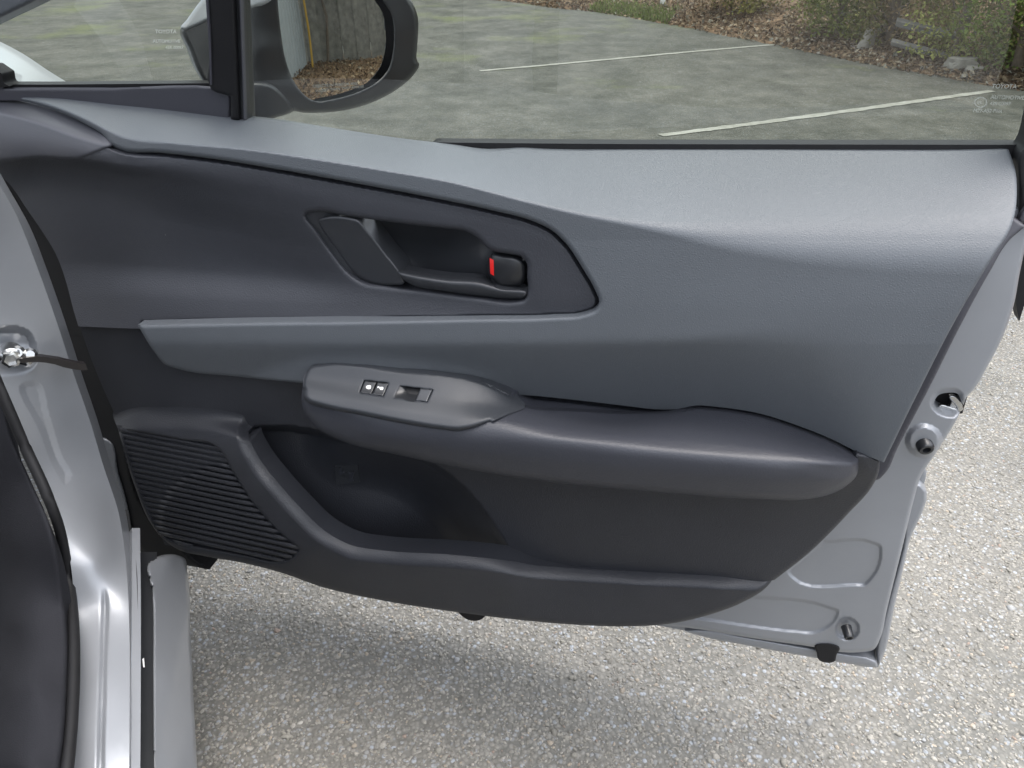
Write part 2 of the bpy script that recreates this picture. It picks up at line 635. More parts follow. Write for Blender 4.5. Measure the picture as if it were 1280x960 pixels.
def tone_mat(name, rough=0.75, spec=0.35, translucent=0.0, speck=0.0, speck_scale=300):
    m = bpy.data.materials.new(name); m.use_nodes = True
    n, l = m.node_tree.nodes, m.node_tree.links
    p = n['Principled BSDF']
    p.inputs['Roughness'].default_value = rough
    p.inputs['Specular IOR Level'].default_value = spec
    a = n.new('ShaderNodeVertexColor'); a.layer_name = 'tone'
    src = a.outputs[0]
    if speck:
        tc = n.new('ShaderNodeTexCoord')
        nz = n.new('ShaderNodeTexNoise'); nz.inputs['Scale'].default_value = speck_scale; nz.inputs['Detail'].default_value = 4
        l.new(tc.outputs['Object'], nz.inputs['Vector'])
        mr = n.new('ShaderNodeMapRange'); mr.inputs['From Min'].default_value = .3; mr.inputs['From Max'].default_value = .7
        mr.inputs['To Min'].default_value = 1 - speck; mr.inputs['To Max'].default_value = 1 + speck
        l.new(nz.outputs['Fac'], mr.inputs['Value'])
        mx = n.new('ShaderNodeMix'); mx.data_type = 'RGBA'; mx.blend_type = 'MULTIPLY'; mx.inputs['Factor'].default_value = 1
        l.new(src, mx.inputs['A']); l.new(mr.outputs[0], mx.inputs['B'])
        src = mx.outputs['Result']
    l.new(src, p.inputs['Base Color'])
    if translucent:
        p.inputs['Transmission Weight'].default_value = 0
        tr = n.new('ShaderNodeBsdfTranslucent'); l.new(src, tr.inputs['Color'])
        mx = n.new('ShaderNodeMixShader'); mx.inputs[0].default_value = translucent
        l.new(p.outputs[0], mx.inputs[1]); l.new(tr.outputs[0], mx.inputs[2])
        l.new(mx.outputs[0], n['Material Output'].inputs['Surface'])
    return m

def asphalt_mat():
    m = bpy.data.materials.new('worn_asphalt'); m.use_nodes = True
    n, l = m.node_tree.nodes, m.node_tree.links
    p = n['Principled BSDF']
    p.inputs['Roughness'].default_value = 0.85
    p.inputs['Specular IOR Level'].default_value = 0.3
    tc = n.new('ShaderNodeTexCoord')
    def noise(scale, detail=6, rough=0.6, vec=None):
        t = n.new('ShaderNodeTexNoise'); t.inputs['Scale'].default_value = scale
        t.inputs['Detail'].default_value = detail; t.inputs['Roughness'].default_value = rough
        l.new(vec or tc.outputs['Object'], t.inputs['Vector']); return t.outputs['Fac']
    def mapr(v, a, b, c=0., d=1.):
        t = n.new('ShaderNodeMapRange'); l.new(v, t.inputs['Value'])
        for k, x in zip(('From Min', 'From Max', 'To Min', 'To Max'), (a, b, c, d)): t.inputs[k].default_value = x
        return t.outputs[0]
    def mixc(f, a, b, mode='MIX'):
        t = n.new('ShaderNodeMix'); t.data_type = 'RGBA'; t.blend_type = mode
        if isinstance(f, float): t.inputs['Factor'].default_value = f
        else: l.new(f, t.inputs['Factor'])
        for s, v in (('A', a), ('B', b)):
            if isinstance(v, tuple): t.inputs[s].default_value = (*v, 1)
            else: l.new(v, t.inputs[s])
        return t.outputs['Result']
    vo = n.new('ShaderNodeTexVoronoi'); vo.inputs['Scale'].default_value = 130; vo.inputs['Randomness'].default_value = 1
    l.new(tc.outputs['Object'], vo.inputs['Vector'])
    sep = n.new('ShaderNodeSeparateColor'); l.new(vo.outputs['Color'], sep.inputs[0])
    stone = mixc(sep.outputs[0], (0.155, 0.148, 0.13), (0.25, 0.24, 0.215))
    stone = mixc(mapr(sep.outputs[1], .8, .95), stone, (0.30, 0.32, 0.34))
    stone = mixc(mapr(vo.outputs['Distance'], .35, .62), stone, (0.15, 0.145, 0.13))
    # broad tone: bleached and dark damp patches
    mp = n.new('ShaderNodeMapping'); mp.inputs['Scale'].default_value = (1.0, 0.8, 1)
    l.new(tc.outputs['Object'], mp.inputs['Vector'])
    big = noise(1.3, 10, 0.72, mp.outputs[0])
    col = mixc(mapr(big, .47, .58), stone, mixc(0.28, stone, (0.055, 0.062, 0.06)))
    col = mixc(mapr(noise(2.3, 8, .7), .55, .70, 0, .35), col, (0.26, 0.26, 0.235))
    sx0 = n.new('ShaderNodeSeparateXYZ'); l.new(tc.outputs['Object'], sx0.inputs[0])
    damp = noise(2.8, 12, .78, mp.outputs[0])
    lot = n.new('ShaderNodeMath'); lot.operation = 'MULTIPLY'
    l.new(mapr(sx0.outputs['Y'], 1.3, 4.0), lot.inputs[0]); l.new(mapr(damp, .32, .60, .5, .97), lot.inputs[1])
    col = mixc(lot.outputs[0], col, (0.25, 0.265, 0.235), 'MULTIPLY')
    # moss
    sepx = n.new('ShaderNodeSeparateXYZ'); l.new(tc.outputs['Object'], sepx.inputs[0])
    far = mapr(sepx.outputs['Y'], 3.0, 10.5, 0.0, 0.16)
    ad = n.new('ShaderNodeMath'); ad.operation = 'ADD'; l.new(noise(0.9, 9, .68), ad.inputs[0]); l.new(far, ad.inputs[1])
    col = mixc(mapr(ad.outputs[0], .66, .80, 0, .55), col, (0.105, 0.120, 0.045))
    l.new(col, p.inputs['Base Color'])
    b = n.new('ShaderNodeBump'); b.inputs['Strength'].default_value = 0.8; b.inputs['Distance'].default_value = 0.004; b.invert = True
    l.new(vo.outputs['Distance'], b.inputs['Height']); l.new(b.outputs[0], p.inputs['Normal'])
    return m
M['asphalt'] = asphalt_mat()

def grid_sheet(name, xs, ys, zf, material):
    X, Y = np.meshgrid(xs, ys)
    V = np.stack([X, Y, zf(X, Y)], -1).reshape(-1, 3)
    H, W = X.shape
    I, J = np.meshgrid(np.arange(H - 1), np.arange(W - 1), indexing='ij')
    a = (I * W + J).ravel()
    F = np.stack([a, a + 1, a + W + 1, a + W], 1)
    return bulk_mesh(name, V, F, material)

gx = np.concatenate([[-150, -60, -25], np.linspace(-12, 14, 53), [25, 60, 150]])
gy = np.concatenate([[-150, -60, -25], np.linspace(-12, 16, 57), [25, 60, 150]])
def gz(X, Y):
    return 0.012 * np.sin(X * 0.9 + 1) * np.sin(Y * 0.8) * np.clip((np.hypot(X, Y) - 3) / 3, 0, 1)
ground = grid_sheet('ground', gx, gy, gz, M['asphalt'])
tag(ground, 'worn grey asphalt of the parking lot', kind='structure')

# loose and half-sunk stones of the worn surface, close to the car
def ico():
    bm = bmesh.new(); bmesh.ops.create_icosphere(bm, subdivisions=1, radius=1)
    v = np.array([x.co[:] for x in bm.verts]); f = np.array([[q.index for q in p.verts] for p in bm.faces]); bm.free()
    return v, f
IV, IF = ico()
def stones(name, pos, size, colors, material, flat=(0.35, 0.6), sink=0.5):
    N = len(pos)
    tmpl = []
    for k in range(24):
        t = IV * (1 + 0.38 * rng.standard_normal((12, 1)).clip(-1, 1))
        tmpl.append(t)
    tmpl = np.array(tmpl)
    t = tmpl[rng.integers(0, 24, N)]
    sc = np.stack([size * rng.uniform(.75, 1.35, N), size * rng.uniform(.6, 1.0, N), size * rng.uniform(*flat, N)], -1)
    t = t * sc[:, None, :]
    a = rng.uniform(0, 6.283, N); c, s = np.cos(a)[:, None], np.sin(a)[:, None]
    tilt = rng.normal(0, .25, N)[:, None]
    x, y, z = t[..., 0], t[..., 1], t[..., 2]
    z2 = z + tilt * x
    V = np.stack([c * x - s * y, s * x + c * y, z2], -1) + pos[:, None, :]
    V[..., 2] += (sc[:, 2] * (1 - 2 * sink))[:, None]
    F = (IF[None] + (np.arange(N) * 12)[:, None, None]).reshape(-1, 3)
    C = np.repeat(colors, 12, 0)
    return bulk_mesh(name, V.reshape(-1, 3), F, material, C)

def visible(P, margin=40):
    d = P - CAM
    depth = d[:, 1] * ct - d[:, 2] * st
    up = d[:, 1] * st + d[:, 2] * ct
    px = CXP + FPX * d[:, 0] / depth; py = CYP - FPX * up / depth
    return (depth > .1) & (px > -margin) & (px < 1280 + margin) & (py > -margin) & (py < 960 + margin), px, py

def scatter_ground(n, x0, x1, y0, y1):
    P = np.stack([rng.uniform(x0, x1, n), rng.uniform(y0, y1, n), np.zeros(n)], -1)
    return P
P0 = scatter_ground(250000, -1.3, 2.6, -0.1, 2.6)
v_, px_, py_ = visible(P0, 120)
keep = v_ & ((py_ > 240) & ((px_ > 900) | (py_ > 640)))
keep &= rng.uniform(0, 1, len(P0)) < np.clip((py_ - 150) / 300, 0.35, 1)
P0 = P0[keep]
N = len(P0)
pal = np.array([[.25, .245, .22], [.31, .30, .275], [.20, .195, .175], [.27, .285, .305], [.31, .30, .28], [.155, .15, .135], [.33, .285, .23], [.21, .225, .245], [.37, .36, .34], [.27, .20, .165]])
pr = np.array([.20, .17, .17, .10, .10, .12, .06, .05, .02, .01]); pr /= pr.sum()
colr = pal[rng.choice(len(pal), N, p=pr)] * rng.uniform(.82, 1.08, (N, 1)) * np.array([1.02, 1.0, .955])
patchy = 1 + .10 * np.sin(P0[:, 0] * 5.1 + 2 * np.sin(P0[:, 1] * 3.7)) * np.sin(P0[:, 1] * 4.3 + 1.3) + .06 * np.sin(P0[:, 0] * 17 + P0[:, 1] * 11)
ST = ground_pt(772, 836)
stn = np.exp(-((P0[:, 0] - ST[0]) ** 2 / .055 ** 2 + (P0[:, 1] - ST[1]) ** 2 / .04 ** 2) * (1 + .5 * np.sin(P0[:, 0] * 90) * np.sin(P0[:, 1] * 80)))
colr = colr * patchy[:, None] * (1 - .5 * stn)[:, None]
cm_ = colr.mean(0); colr = cm_ + (colr - cm_) * .68
size = np.exp(rng.normal(math.log(0.0024), .36, N)).clip(.0012, .0085)
M['stone'] = tone_mat('aggregate_stone', .8, .3, speck=.18, speck_scale=700)
gr = stones('gravel', P0, size, colr, M['stone'])
tag(gr, 'fine grey aggregate stones of the worn ground below the door', 'gravel', kind='stuff')
print('stones', N)

# painted bay lines
def paint_mat():
    m = mat('worn_white_paint', (0.45, 0.45, 0.39), 0.8)
    n, l = m.node_tree.nodes, m.node_tree.links
    tc = n.new('ShaderNodeTexCoord'); nz = n.new('ShaderNodeTexNoise'); nz.inputs['Scale'].default_value = 9; nz.inputs['Detail'].default_value = 8; nz.inputs['Roughness'].default_value = .8
    l.new(tc.outputs['Object'], nz.inputs['Vector'])
    mr = n.new('ShaderNodeMapRange'); mr.inputs['From Min'].default_value = .44; mr.inputs['From Max'].default_value = .62
    l.new(nz.outputs['Fac'], mr.inputs['Value'])
    mx = n.new('ShaderNodeMix'); mx.data_type = 'RGBA'; mx.inputs['A'].default_value = (.17, .17, .145, 1); mx.inputs['B'].default_value = (.25, .25, .225, 1)
    l.new(mr.outputs[0], mx.inputs['Factor']); l.new(mx.outputs['Result'], n['Principled BSDF'].inputs['Base Color'])
    return m
M['paint'] = paint_mat()
def bay_line(p1, p2, width):
    a, b = ground_pt(*p1), ground_pt(*p2)
    d = b - a; L = np.linalg.norm(d); d /= L
    s = np.array([-d[1], d[0], 0]) * width / 2
    V, F = [], []
    K = 60
    for i in range(K + 1):
        q = a + d * L * i / K
        z = gz(q[0], q[1]) + .004
        for sg in (-1, 1):
            e = q + s * sg * random.uniform(.8, 1.15)
            V.append((e[0], e[1], z))
        if i:
            F.append((2 * i - 2, 2 * i - 1, 2 * i + 1, 2 * i))
    o = mesh_obj('painted_line', V, F, M['paint'], None, False)
    tag(o, kind='structure')
    return o
bay_line((600, 88), (968, 56), .062)
bay_line((826, 169), (1240, 116), .07)

# leaf-litter bank at the far edge of the lot
edge_px = [(560, -6), (640, 2), (690, 10), (740, 15), (800, 25), (870, 38), (960, 55), (1030, 69), (1100, 84), (1190, 101), (1280, 116), (1380, 134)]
E = np.array([ground_pt(*p) for p in edge_px])
outv = np.array([0.42, 0.907, 0])
def bank_mat():
    m = mat('leafy_soil', (0.09, 0.06, 0.04), 0.95, spec=.2, grain=.0)
    n, l = m.node_tree.nodes, m.node_tree.links
    tc = n.new('ShaderNodeTexCoord'); nz = n.new('ShaderNodeTexNoise'); nz.inputs['Scale'].default_value = 14; nz.inputs['Detail'].default_value = 8; nz.inputs['Roughness'].default_value = .75
    l.new(tc.outputs['Object'], nz.inputs['Vector'])
    cr = n.new('ShaderNodeValToRGB'); l.new(nz.outputs['Fac'], cr.inputs[0])
    cr.color_ramp.elements[0].position = .32; cr.color_ramp.elements[0].color = (.03, .022, .015, 1)
    cr.color_ramp.elements[1].position = .68; cr.color_ramp.elements[1].color = (.20, .13, .08, 1)
    l.new(cr.outputs[0], n['Principled BSDF'].inputs['Base Color'])
    return m
M['bank'] = bank_mat()
Es = np.array([np.interp(np.linspace(0, len(E) - 1, 90), np.arange(len(E)), E[:, k]) for k in range(3)]).T
Vb, Fb = [], []
offs = [-.02, .1, .35, .8, 1.5, 2.6, 5, 12]
hts = [-.02, .02, .05, .10, .16, .22, .4, .8]
def bank_z(o_): return float(np.interp(o_, offs, hts))
for i, p in enumerate(Es):
    for j, o_ in enumerate(offs):
        q = p + outv * (o_ + (.05 * rng.normal() if j < 3 else 0))
        Vb.append((q[0], q[1], hts[j] + .012 * rng.normal() * (j > 1)))
        if i and j:
            a = i * len(offs) + j
            Fb.append((a - len(offs) - 1, a - len(offs), a, a - 1))
bank = mesh_obj('bank', Vb, Fb, M['bank'], None)
tag(bank, 'brown leaf covered soil along the far edge of the lot', kind='structure')

def leaves_mesh(name, P, size, colors, material, up_bias=1.0, normals=None):
    """bent two-quad leaves"""
    N = len(P)
    nr = rng.standard_normal((N, 3)) * .7
    nr[:, 2] += up_bias
    if normals is not None: nr = nr * .8 + normals
    nr /= np.linalg.norm(nr, axis=1)[:, None]
    t = np.cross(nr, rng.standard_normal((N, 3))); t /= np.linalg.norm(t, axis=1)[:, None]
    b = np.cross(nr, t)
    L = size[:, None]; Wd = (size * rng.uniform(.35, .6, N))[:, None]
    lift = nr * L * rng.uniform(.05, .35, (N, 1))
    V = np.stack([P - t * L, P - b * Wd + lift, P + t * L, P + b * Wd + lift], 1).reshape(-1, 3)
    a = np.arange(N)[:, None] * 4
    F = np.concatenate([a + np.array([0, 1, 2]), a + np.array([0, 2, 3])], 0)
    return bulk_mesh(name, V, F, material, np.repeat(colors, 4, 0), smooth=False)
M['leaf'] = tone_mat('dry_leaf', .8, .25, translucent=.15)
nl = 16000
ii = rng.uniform(5, 88, nl); oo = np.abs(rng.normal(0, 1.0, nl)) * 1.3 - .03
base = np.stack([np.interp(ii, np.arange(90), Es[:, k]) for k in range(3)], -1)
PL = base + outv * oo[:, None]
PL[:, 2] = np.interp(oo, offs, hts) + .012 + rng.uniform(0, .02, nl)
lp = np.array([[.20, .13, .075], [.27, .19, .115], [.13, .08, .05], [.34, .27, .19], [.085, .055, .035], [.25, .22, .17]])
lc = lp[rng.choice(6, nl, p=[.3, .22, .2, .09, .14, .05])] * rng.uniform(.6, 1.05, (nl, 1)) * np.array([.92, 1.0, 1.1])
o = leaves_mesh('leaf_litter', PL, rng.uniform(.012, .034, nl), lc, M['leaf'])
tag(o, 'brown dead leaves strewn along the far edge of the lot', 'leaves', kind='stuff')

def at_bank(px, off):
    """a point on the bank behind the lot edge seen at pixel column px"""
    ex = np.array([p[0] for p in edge_px])
    p = np.array([np.interp(px, ex, E[:, k]) for k in range(3)])
    q = p + outv * off
    q[2] = bank_z(off)
    return q

M['bark'] = mat('grey_bark', (0.13, 0.10, 0.075), .9, grain=1, grain_scale=60, grain_kind='noise', var=.3, var_scale=25)
M['hedge'] = tone_mat('hedge_leaf', .65, .3, translucent=.25)
def hedge(px, off, h, r, label, hue, nleaf=15000, bare=0.0):
    b = at_bank(px, off)
    root = empty('hedge_shrub', b, label, 'shrub', 'evergreen shrubs along the far edge of the lot')
    trunk = []
    for k in range(5):
        trunk.append(b + np.array([.05 * rng.normal(), .05 * rng.normal(), h * .8 * k / 4]))
    trunk[0] = b + np.array([0, 0, -.05])
    tube('trunk', trunk, [.05, .042, .035, .025, .012], M['bark'], root)
    for k in range(9):
        a = rng.uniform(0, 6.28); z0 = h * rng.uniform(.02, .5); L = r * rng.uniform(.6, 1)
        p0 = b + np.array([0, 0, z0]); dv = np.array([math.cos(a), math.sin(a), .6])
        tube('branch', [p0, p0 + dv * L * .5, p0 + dv * L + np.array([0, 0, .1])], [.015, .01, .004], M['bark'], root, 6)
    # foliage as upright sprays grouped in clumps
    nc = 150
    a = rng.uniform(0, 6.283, nc); zz = rng.uniform(.0, 1, nc)
    rad = r * np.sqrt(rng.uniform(.25, 1, nc)) * (1 - .75 * zz ** 2.2) * rng.uniform(.75, 1.15, nc)
    cc = np.stack([rad * np.cos(a), rad * np.sin(a), .06 + zz * h], -1)
    tonec = rng.uniform(.55, 1.35, nc)
    dry = rng.uniform(0, 1, nc) < (.22 + bare)
    k = rng.integers(0, nc, nleaf)
    P = cc[k] + rng.standard_normal((nleaf, 3)) * np.array([.07, .07, .11])
    P[:, 2] = np.abs(P[:, 2] - .02) + .02
    cg = np.array(hue)[None] * tonec[k][:, None] * rng.uniform(.7, 1.3, (nleaf, 1))
    cb = np.array([.30, .215, .12])[None] * tonec[k][:, None] * rng.uniform(.7, 1.3, (nleaf, 1))
    c = np.where(dry[k][:, None], cb, cg)
    o = leaves_mesh('crown', P, rng.uniform(.010, .028, nleaf), c, M['hedge'], up_bias=.3)
    o.parent = root
    return root
G1, G2, G3 = (.19, .215, .06), (.24, .25, .075), (.13, .165, .05)
hedge(905, 1.1, 1.8, .48, 'brownish evergreen shrub at far left end of the hedge row', (.15, .14, .045), bare=.3)
hedge(1035, .75, 2.0, .42, 'dull green evergreen shrub behind the small grey stump', G1, bare=.1)
hedge(1105, .8, 2.1, .45, 'browning evergreen shrub with bare lower stems, left of the leaning boards', (.17, .165, .05), bare=.35)
hedge(1195, .72, 2.1, .50, 'olive evergreen shrub just behind the grey rock', G2, bare=.1)
hedge(1275, .55, 2.2, .52, 'bright green evergreen shrub at the right end of the hedge row', (.18, .24, .05), bare=.02)
hedge(1375, .9, 2.0, .5, 'evergreen shrub beyond the right end of the hedge row', G3)
hedge(1150, 1.75, 2.0, .5, 'dark green evergreen shrub standing behind the leaning boards', G3)

# grass by the lot edge
ng = 3000
u = rng.uniform(0, 1, ng)
pg = np.array([at_bank(x, o_) for x, o_ in zip(rng.uniform(735, 835, ng), np.abs(rng.normal(.1, .3, ng)))])
cg = np.array([.12, .145, .045]) * rng.uniform(.6, 1.5, (ng, 1))
hgt = rng.uniform(.03, .08, ng)
wv_ = rng.standard_normal((ng, 3)) * .006; wv_[:, 2] = 0
tip = pg + np.stack([rng.normal(0, .02, ng), rng.normal(0, .02, ng), hgt], -1)
Vg = np.stack([pg - wv_, pg + wv_, tip], 1).reshape(-1, 3)
o = bulk_mesh('grass', Vg, np.arange(ng * 3).reshape(-1, 3), M['hedge'], np.repeat(cg, 3, 0), False)
tag(o, 'short bright grass at the lot edge left of the shrubs', 'grass', kind='stuff')

# rocks, stump, boards, stake on the bank
M['rock'] = mat('grey_rock', (.24, .225, .20), .85, grain=1, grain_scale=40, grain_kind='noise', var=.3, var_scale=12)
def rock(px, off, sx, sy, sz, label, m='rock'):
    b = at_bank(px, off)
    bm = bmesh.new(); bmesh.ops.create_icosphere(bm, subdivisions=3, radius=1)
    sd_ = random.random() * 50
    for v in bm.verts:
        nrm = v.co.normalized()
        k = 1 + .22 * math.sin(3 * nrm.x + sd_) * math.cos(2.7 * nrm.y + sd_ * 2) + .12 * math.sin(7 * nrm.z + 5 * nrm.x + sd_)
        q = nrm * k
        q = Vector((max(-.72, min(.75, q.x)), max(-.8, min(.7, q.y)), max(-.5, min(.62, q.z + .25 * q.x))))
        v.co = Vector((q.x * sx, q.y * sy, q.z * sz + sz * .3))
    me = bpy.data.meshes.new('rock'); bm.to_mesh(me); bm.free()
    for p in me.polygons: p.use_smooth = True
    me.set_sharp_from_angle(angle=math.radians(28))
    o = bpy.data.objects.new('rock', me); COL.objects.link(o); me.materials.append(M[m]); o.location = b
    tag(o, label, 'rock', 'rocks on the leafy bank')
    return o
rock(1200, .34, .16, .10, .09, 'large grey rock on the leaf litter below the olive shrub')
rock(1216, .28, .09, .07, .05, 'small grey rock leaning against the larger rock')
rock(1205, .12, .035, .03, .022, 'pale pebble lying in front of the larger rock')
rock(1155, .14, .035, .03, .022, 'pale yellowish pebble on the leaf litter, left of the rocks')
rock(1024, .03, .03, .025, .02, 'single white pebble at the asphalt edge, left of the stump')
M['stump'] = mat('weathered_wood', (.20, .185, .165), .85, grain=1, grain_scale=70, grain_kind='noise', var=.3, var_scale=20)
b = at_bank(1075, .42)
o = lathe('stump', b - np.array([0, 0, .03]), (.15, -.1, 1), [(.085, 0), (.07, .05), (.055, .12), (.05, .19), (.03, .20), (.028, .17)], M['stump'], seg=14)
tag(o, 'small grey weathered stump standing among the shrub stems', 'stump')
M['board'] = mat('grey_board', (.13, .125, .12), .8, grain=.8, grain_scale=90, grain_kind='noise', var=.2, var_scale=15)
for k, (dz, sh) in enumerate(((.20, .0), (.07, -.12))):
    b = at_bank(1148, .55 + sh)
    ax = np.array([.22, -.12, -.045]); ax2 = np.array([.012, .03, .012])
    o = box('board', b + np.array([0, 0, dz]), ax, ax2, np.array([0, -.004, .022 if k == 0 else .014]), M['board'], None, .003)
    tag(o, 'grey weathered board leaning under the shrubs, upper of the two' if k == 0 else 'thin pale board lying under the shrubs, lower of the two', 'board', 'boards under the shrubs')
b = ground_pt(827, 17); b[2] = 0.0
o = box('stake', b + np.array([0, .0, .13]), np.array([.03, .0, .0]), np.array([0, .012, 0]), np.array([.012, 0, .16]), mat('stake_paint', (.62, .62, .60), .7, var=.1, var_scale=20), None, .003)
tag(o, 'short white stake at the edge of the leaf litter', 'stake')

# parked car at the far side of the lot (only its lower edge shows)
def parked_car():
    c = ground_pt(588, -12); c[2] = 0
    root = empty('parked_car', c, 'dark parked car at the far side of the lot', 'car')
    L, Wd = 4.4, 1.8
    paint = mat('dark_car_paint', (.03, .034, .042), .3, coat=.6, var=.05)
    ax = np.array([1, .06, 0.]); ax /= np.linalg.norm(ax); ay = np.array([-ax[1], ax[0], 0])
    c = c + ay * .9 - ax * .9
    secs = []
    prof = [(-2.2, .30, .62, .80), (-2.1, .24, .78, .86), (-1.2, .22, .92, .9), (-.7, .22, 1.38, .8), (.5, .22, 1.46, .78), (1.4, .22, 1.0, .9), (2.1, .24, .82, .86), (2.2, .32, .6, .8)]
    V, F = [], []
    for (x, z0, z1, hw) in prof:
        zm = min(.75, z1)
        for (yy, zz) in ((-hw, z0), (-hw - .03, (z0 + zm) / 2), (-hw, zm), (-hw * (.78 if z1 > 1.1 else .9), z1), (hw * (.78 if z1 > 1.1 else .9), z1), (hw, zm), (hw + .03, (z0 + zm) / 2), (hw, z0)):
            V.append(c + ax * x + ay * yy + UP * zz)
    K = 8
    for i in range(len(prof) - 1):
        for k in range(K):
            k2 = (k + 1) % K
            F.append((i * K + k, (i + 1) * K + k, (i + 1) * K + k2, i * K + k2))
    F.append(tuple(range(K))); F.append(tuple((len(prof) - 1) * K + k for k in range(K))[::-1])
    mesh_obj('body', V, F, paint, root, True, 30)
    for sx in (-1.35, 1.35):
        for sy in (-.86, .86):
            wh = lathe('wheel', c + ax * sx + ay * (sy - .11) + UP * .32, ay, [(.30, 0), (.32, .03), (.32, .19), (.30, .22)], M['black'], root, 28)
            lathe('rim', c + ax * sx + ay * (sy + (-.115 if sy < 0 else .095)) + UP * .32, ay, [(.2, 0), (.2, .02)], M['steel'], wh, 20)
    return root
parked_car()
# ------------------------------------------------------------------ the car: hinge pillar, sill, interior edge
car = empty('car', (-1.0, 0.6, 0.0), 'silver car with its front door open, seen at the door jamb and sill', 'car')
zS = .385
# hinge pillar and sill top: one pressed sheet
pil = [(-110, 90, 1), (-50, 150), (-6, 222), (20, 268), (45, 330), (70, 400), (93, 470), (112, 525), (130, 585), (148, 640), (156, 690), (160, 740), (162, 800), (162, 880), (161, 1010, 1),
       (82, 1010, 1), (90, 940), (95, 870), (97, 800), (93, 750), (86, 690), (74, 640), (52, 590), (28, 535), (2, 480), (-40, 400), (-110, 300, 1)]
pf_inv = inv_tps([(-110, 100, ('a', .98)), (-110, 300, ('a', .98)), (-30, 200, ('a', .98)), (0, 300, ('a', 1.0)), (40, 330, ('a', 1.01)), (0, 400, ('a', 1.0)), (70, 400, ('a', 1.02)), (95, 478, ('a', 1.03)), (30, 500, ('a', .985)), (70, 520, ('a', 1.0)),
                  (60, 590, ('a', .965)), (125, 575, ('a', 1.02)), (90, 640, ('a', .93)), (145, 640, ('a', .98)), (90, 690, ('a', .88)), (155, 690, ('a', .92)), (120, 660, ('a', .925)), (120, 700, ('a', .875)),
                  (97, 760, ('z', zS + .012)), (125, 760, ('z', zS + .008)), (158, 750, ('z', zS + .006)), (97, 850, ('z', zS)), (128, 850, ('z', zS + .003)), (160, 850, ('z', zS)), (90, 950, ('z', zS)), (125, 950, ('z', zS + .003)), (160, 950, ('z', zS))])
rec = smooth_poly([(-30, 412), (0, 408), (25, 408), (38, 414), (46, 430), (46, 455), (30, 470), (-30, 470)], True)   # check-strap recess
band = smooth_poly([(28, 478), (45, 475), (62, 520), (78, 570), (90, 596), (82, 606), (70, 590), (50, 540)], True)
def jamb(x, y):
    v = pf_inv(x, y)
    s = 1 / v
    i = inside(rec, x, y); d, _ = nearest(rec, x, y)
    s = s + .014 * np.clip(np.where(i, d, 0) / 9, 0, 1) * np.clip((470 - y) / 40, 0, 1)
    i = inside(band, x, y); d, _ = nearest(band, x, y)
    s = s + .002 * np.clip(np.where(i, d, 0) / 8, 0, 1)
    ridge = np.interp(y, [740, 760, 1000], [131, 131, 124])
    s = s + .006 * np.exp(-((x - ridge) / 3.0) ** 2) * np.clip((y - 735) / 20, 0, 1)
    return 1 / s
patch('hinge_pillar', pil, jamb, M['silver'], car, step=2.5, mode='inv', skirt=.06, skirt_dir=CA * .8 - UP * .5, rolls=())
# groove, flange, channel and outer sill
def strip(name, outline, zz, m, sk=.03, rolls=(), step=3):
    f = inv_tps([(x, y, ('z', z)) for x, y, z in zz], 1e-5)
    return patch(name, outline, f, m, car, step=step, mode='inv', skirt=sk, skirt_dir=-UP - CB * .9, rolls=rolls)
strip('seal_groove', [(146, 640, 1), (160, 636, 1), (170, 700), (172, 800), (170, 1010, 1), (156, 1010, 1), (156, 800), (152, 700)],
      [(160, 700, zS - .02), (165, 800, zS - .02), (165, 960, zS - .02), (160, 640, zS - .01)], M['black'])
strip('sill_flange', [(165, 660, 1), (175, 660, 1), (176, 740), (176, 850), (175, 1010, 1), (164, 1010, 1), (164, 850), (165, 740)],
      [(170, 680, zS - .004), (170, 800, zS - .008), (170, 960, zS - .008), (164, 800, zS - .006), (175, 800, zS - .010)], M['silver'])
strip('sill_channel', [(172, 690, 1), (196, 690, 1), (196, 800), (198, 1010, 1), (172, 1010, 1), (172, 800)],
      [(176, 700, zS - .04), (195, 700, zS - .045), (176, 960, zS - .04), (195, 960, zS - .045)], M['gloss'])
strip('outer_sill', [(186, 702), (196, 696), (222, 694), (231, 698), (234, 712), (238, 790), (243, 890), (249, 1010, 1), (192, 1010, 1), (190, 850), (189, 740)],
      [(190, 700, zS - .035), (230, 700, zS - .115), (190, 850, zS - .035), (240, 850, zS - .115), (195, 960, zS - .035), (246, 960, zS - .115), (215, 850, zS - .066), (212, 700, zS - .066), (220, 960, zS - .066)], M['silver'], sk=.14,
      rolls=((None, 3, .03),))
# a nick showing bare metal in the channel
V = plane_pt(np.array([178, 180, 181, 179]), np.array([824, 822, 834, 834]), ('z', zS - .038))
mesh_obj('paint_chip', V, [(0, 1, 2, 3)], M['white'], car, False)
# rubber seal and inner trim on the left
seal = [(-30, 395, 1), (4, 478), (30, 535), (54, 590), (76, 640), (88, 690), (95, 750), (99, 800), (97, 870), (92, 940), (84, 1010, 1), (70, 1010, 1), (80, 930), (85, 860), (86, 800), (82, 750), (74, 690), (62, 645), (40, 595), (16, 540), (-30, 440, 1)]
sf = inv_tps([(0, 480, ('a', .95)), (30, 560, ('a', .92)), (70, 645, ('a', .88)), (84, 720, ('z', zS + .03)), (90, 800, ('z', zS + .022)), (90, 900, ('z', zS + .022)), (80, 1000, ('z', zS + .022)), (20, 500, ('a', .95))])
sc_ = smooth_poly([(-30, 420), (6, 500), (32, 560), (56, 612), (74, 660), (84, 712), (91, 765), (93, 830), (90, 900), (80, 1000)], False, 6)
sp_ = CAM + rays(sc_[:, 0], sc_[:, 1]) / sf(sc_[:, 0], sc_[:, 1])[:, None]
sp_ = CAM + (sp_ - CAM) * .982
tube('door_seal', sp_, .0062, M['black'], car, 10)
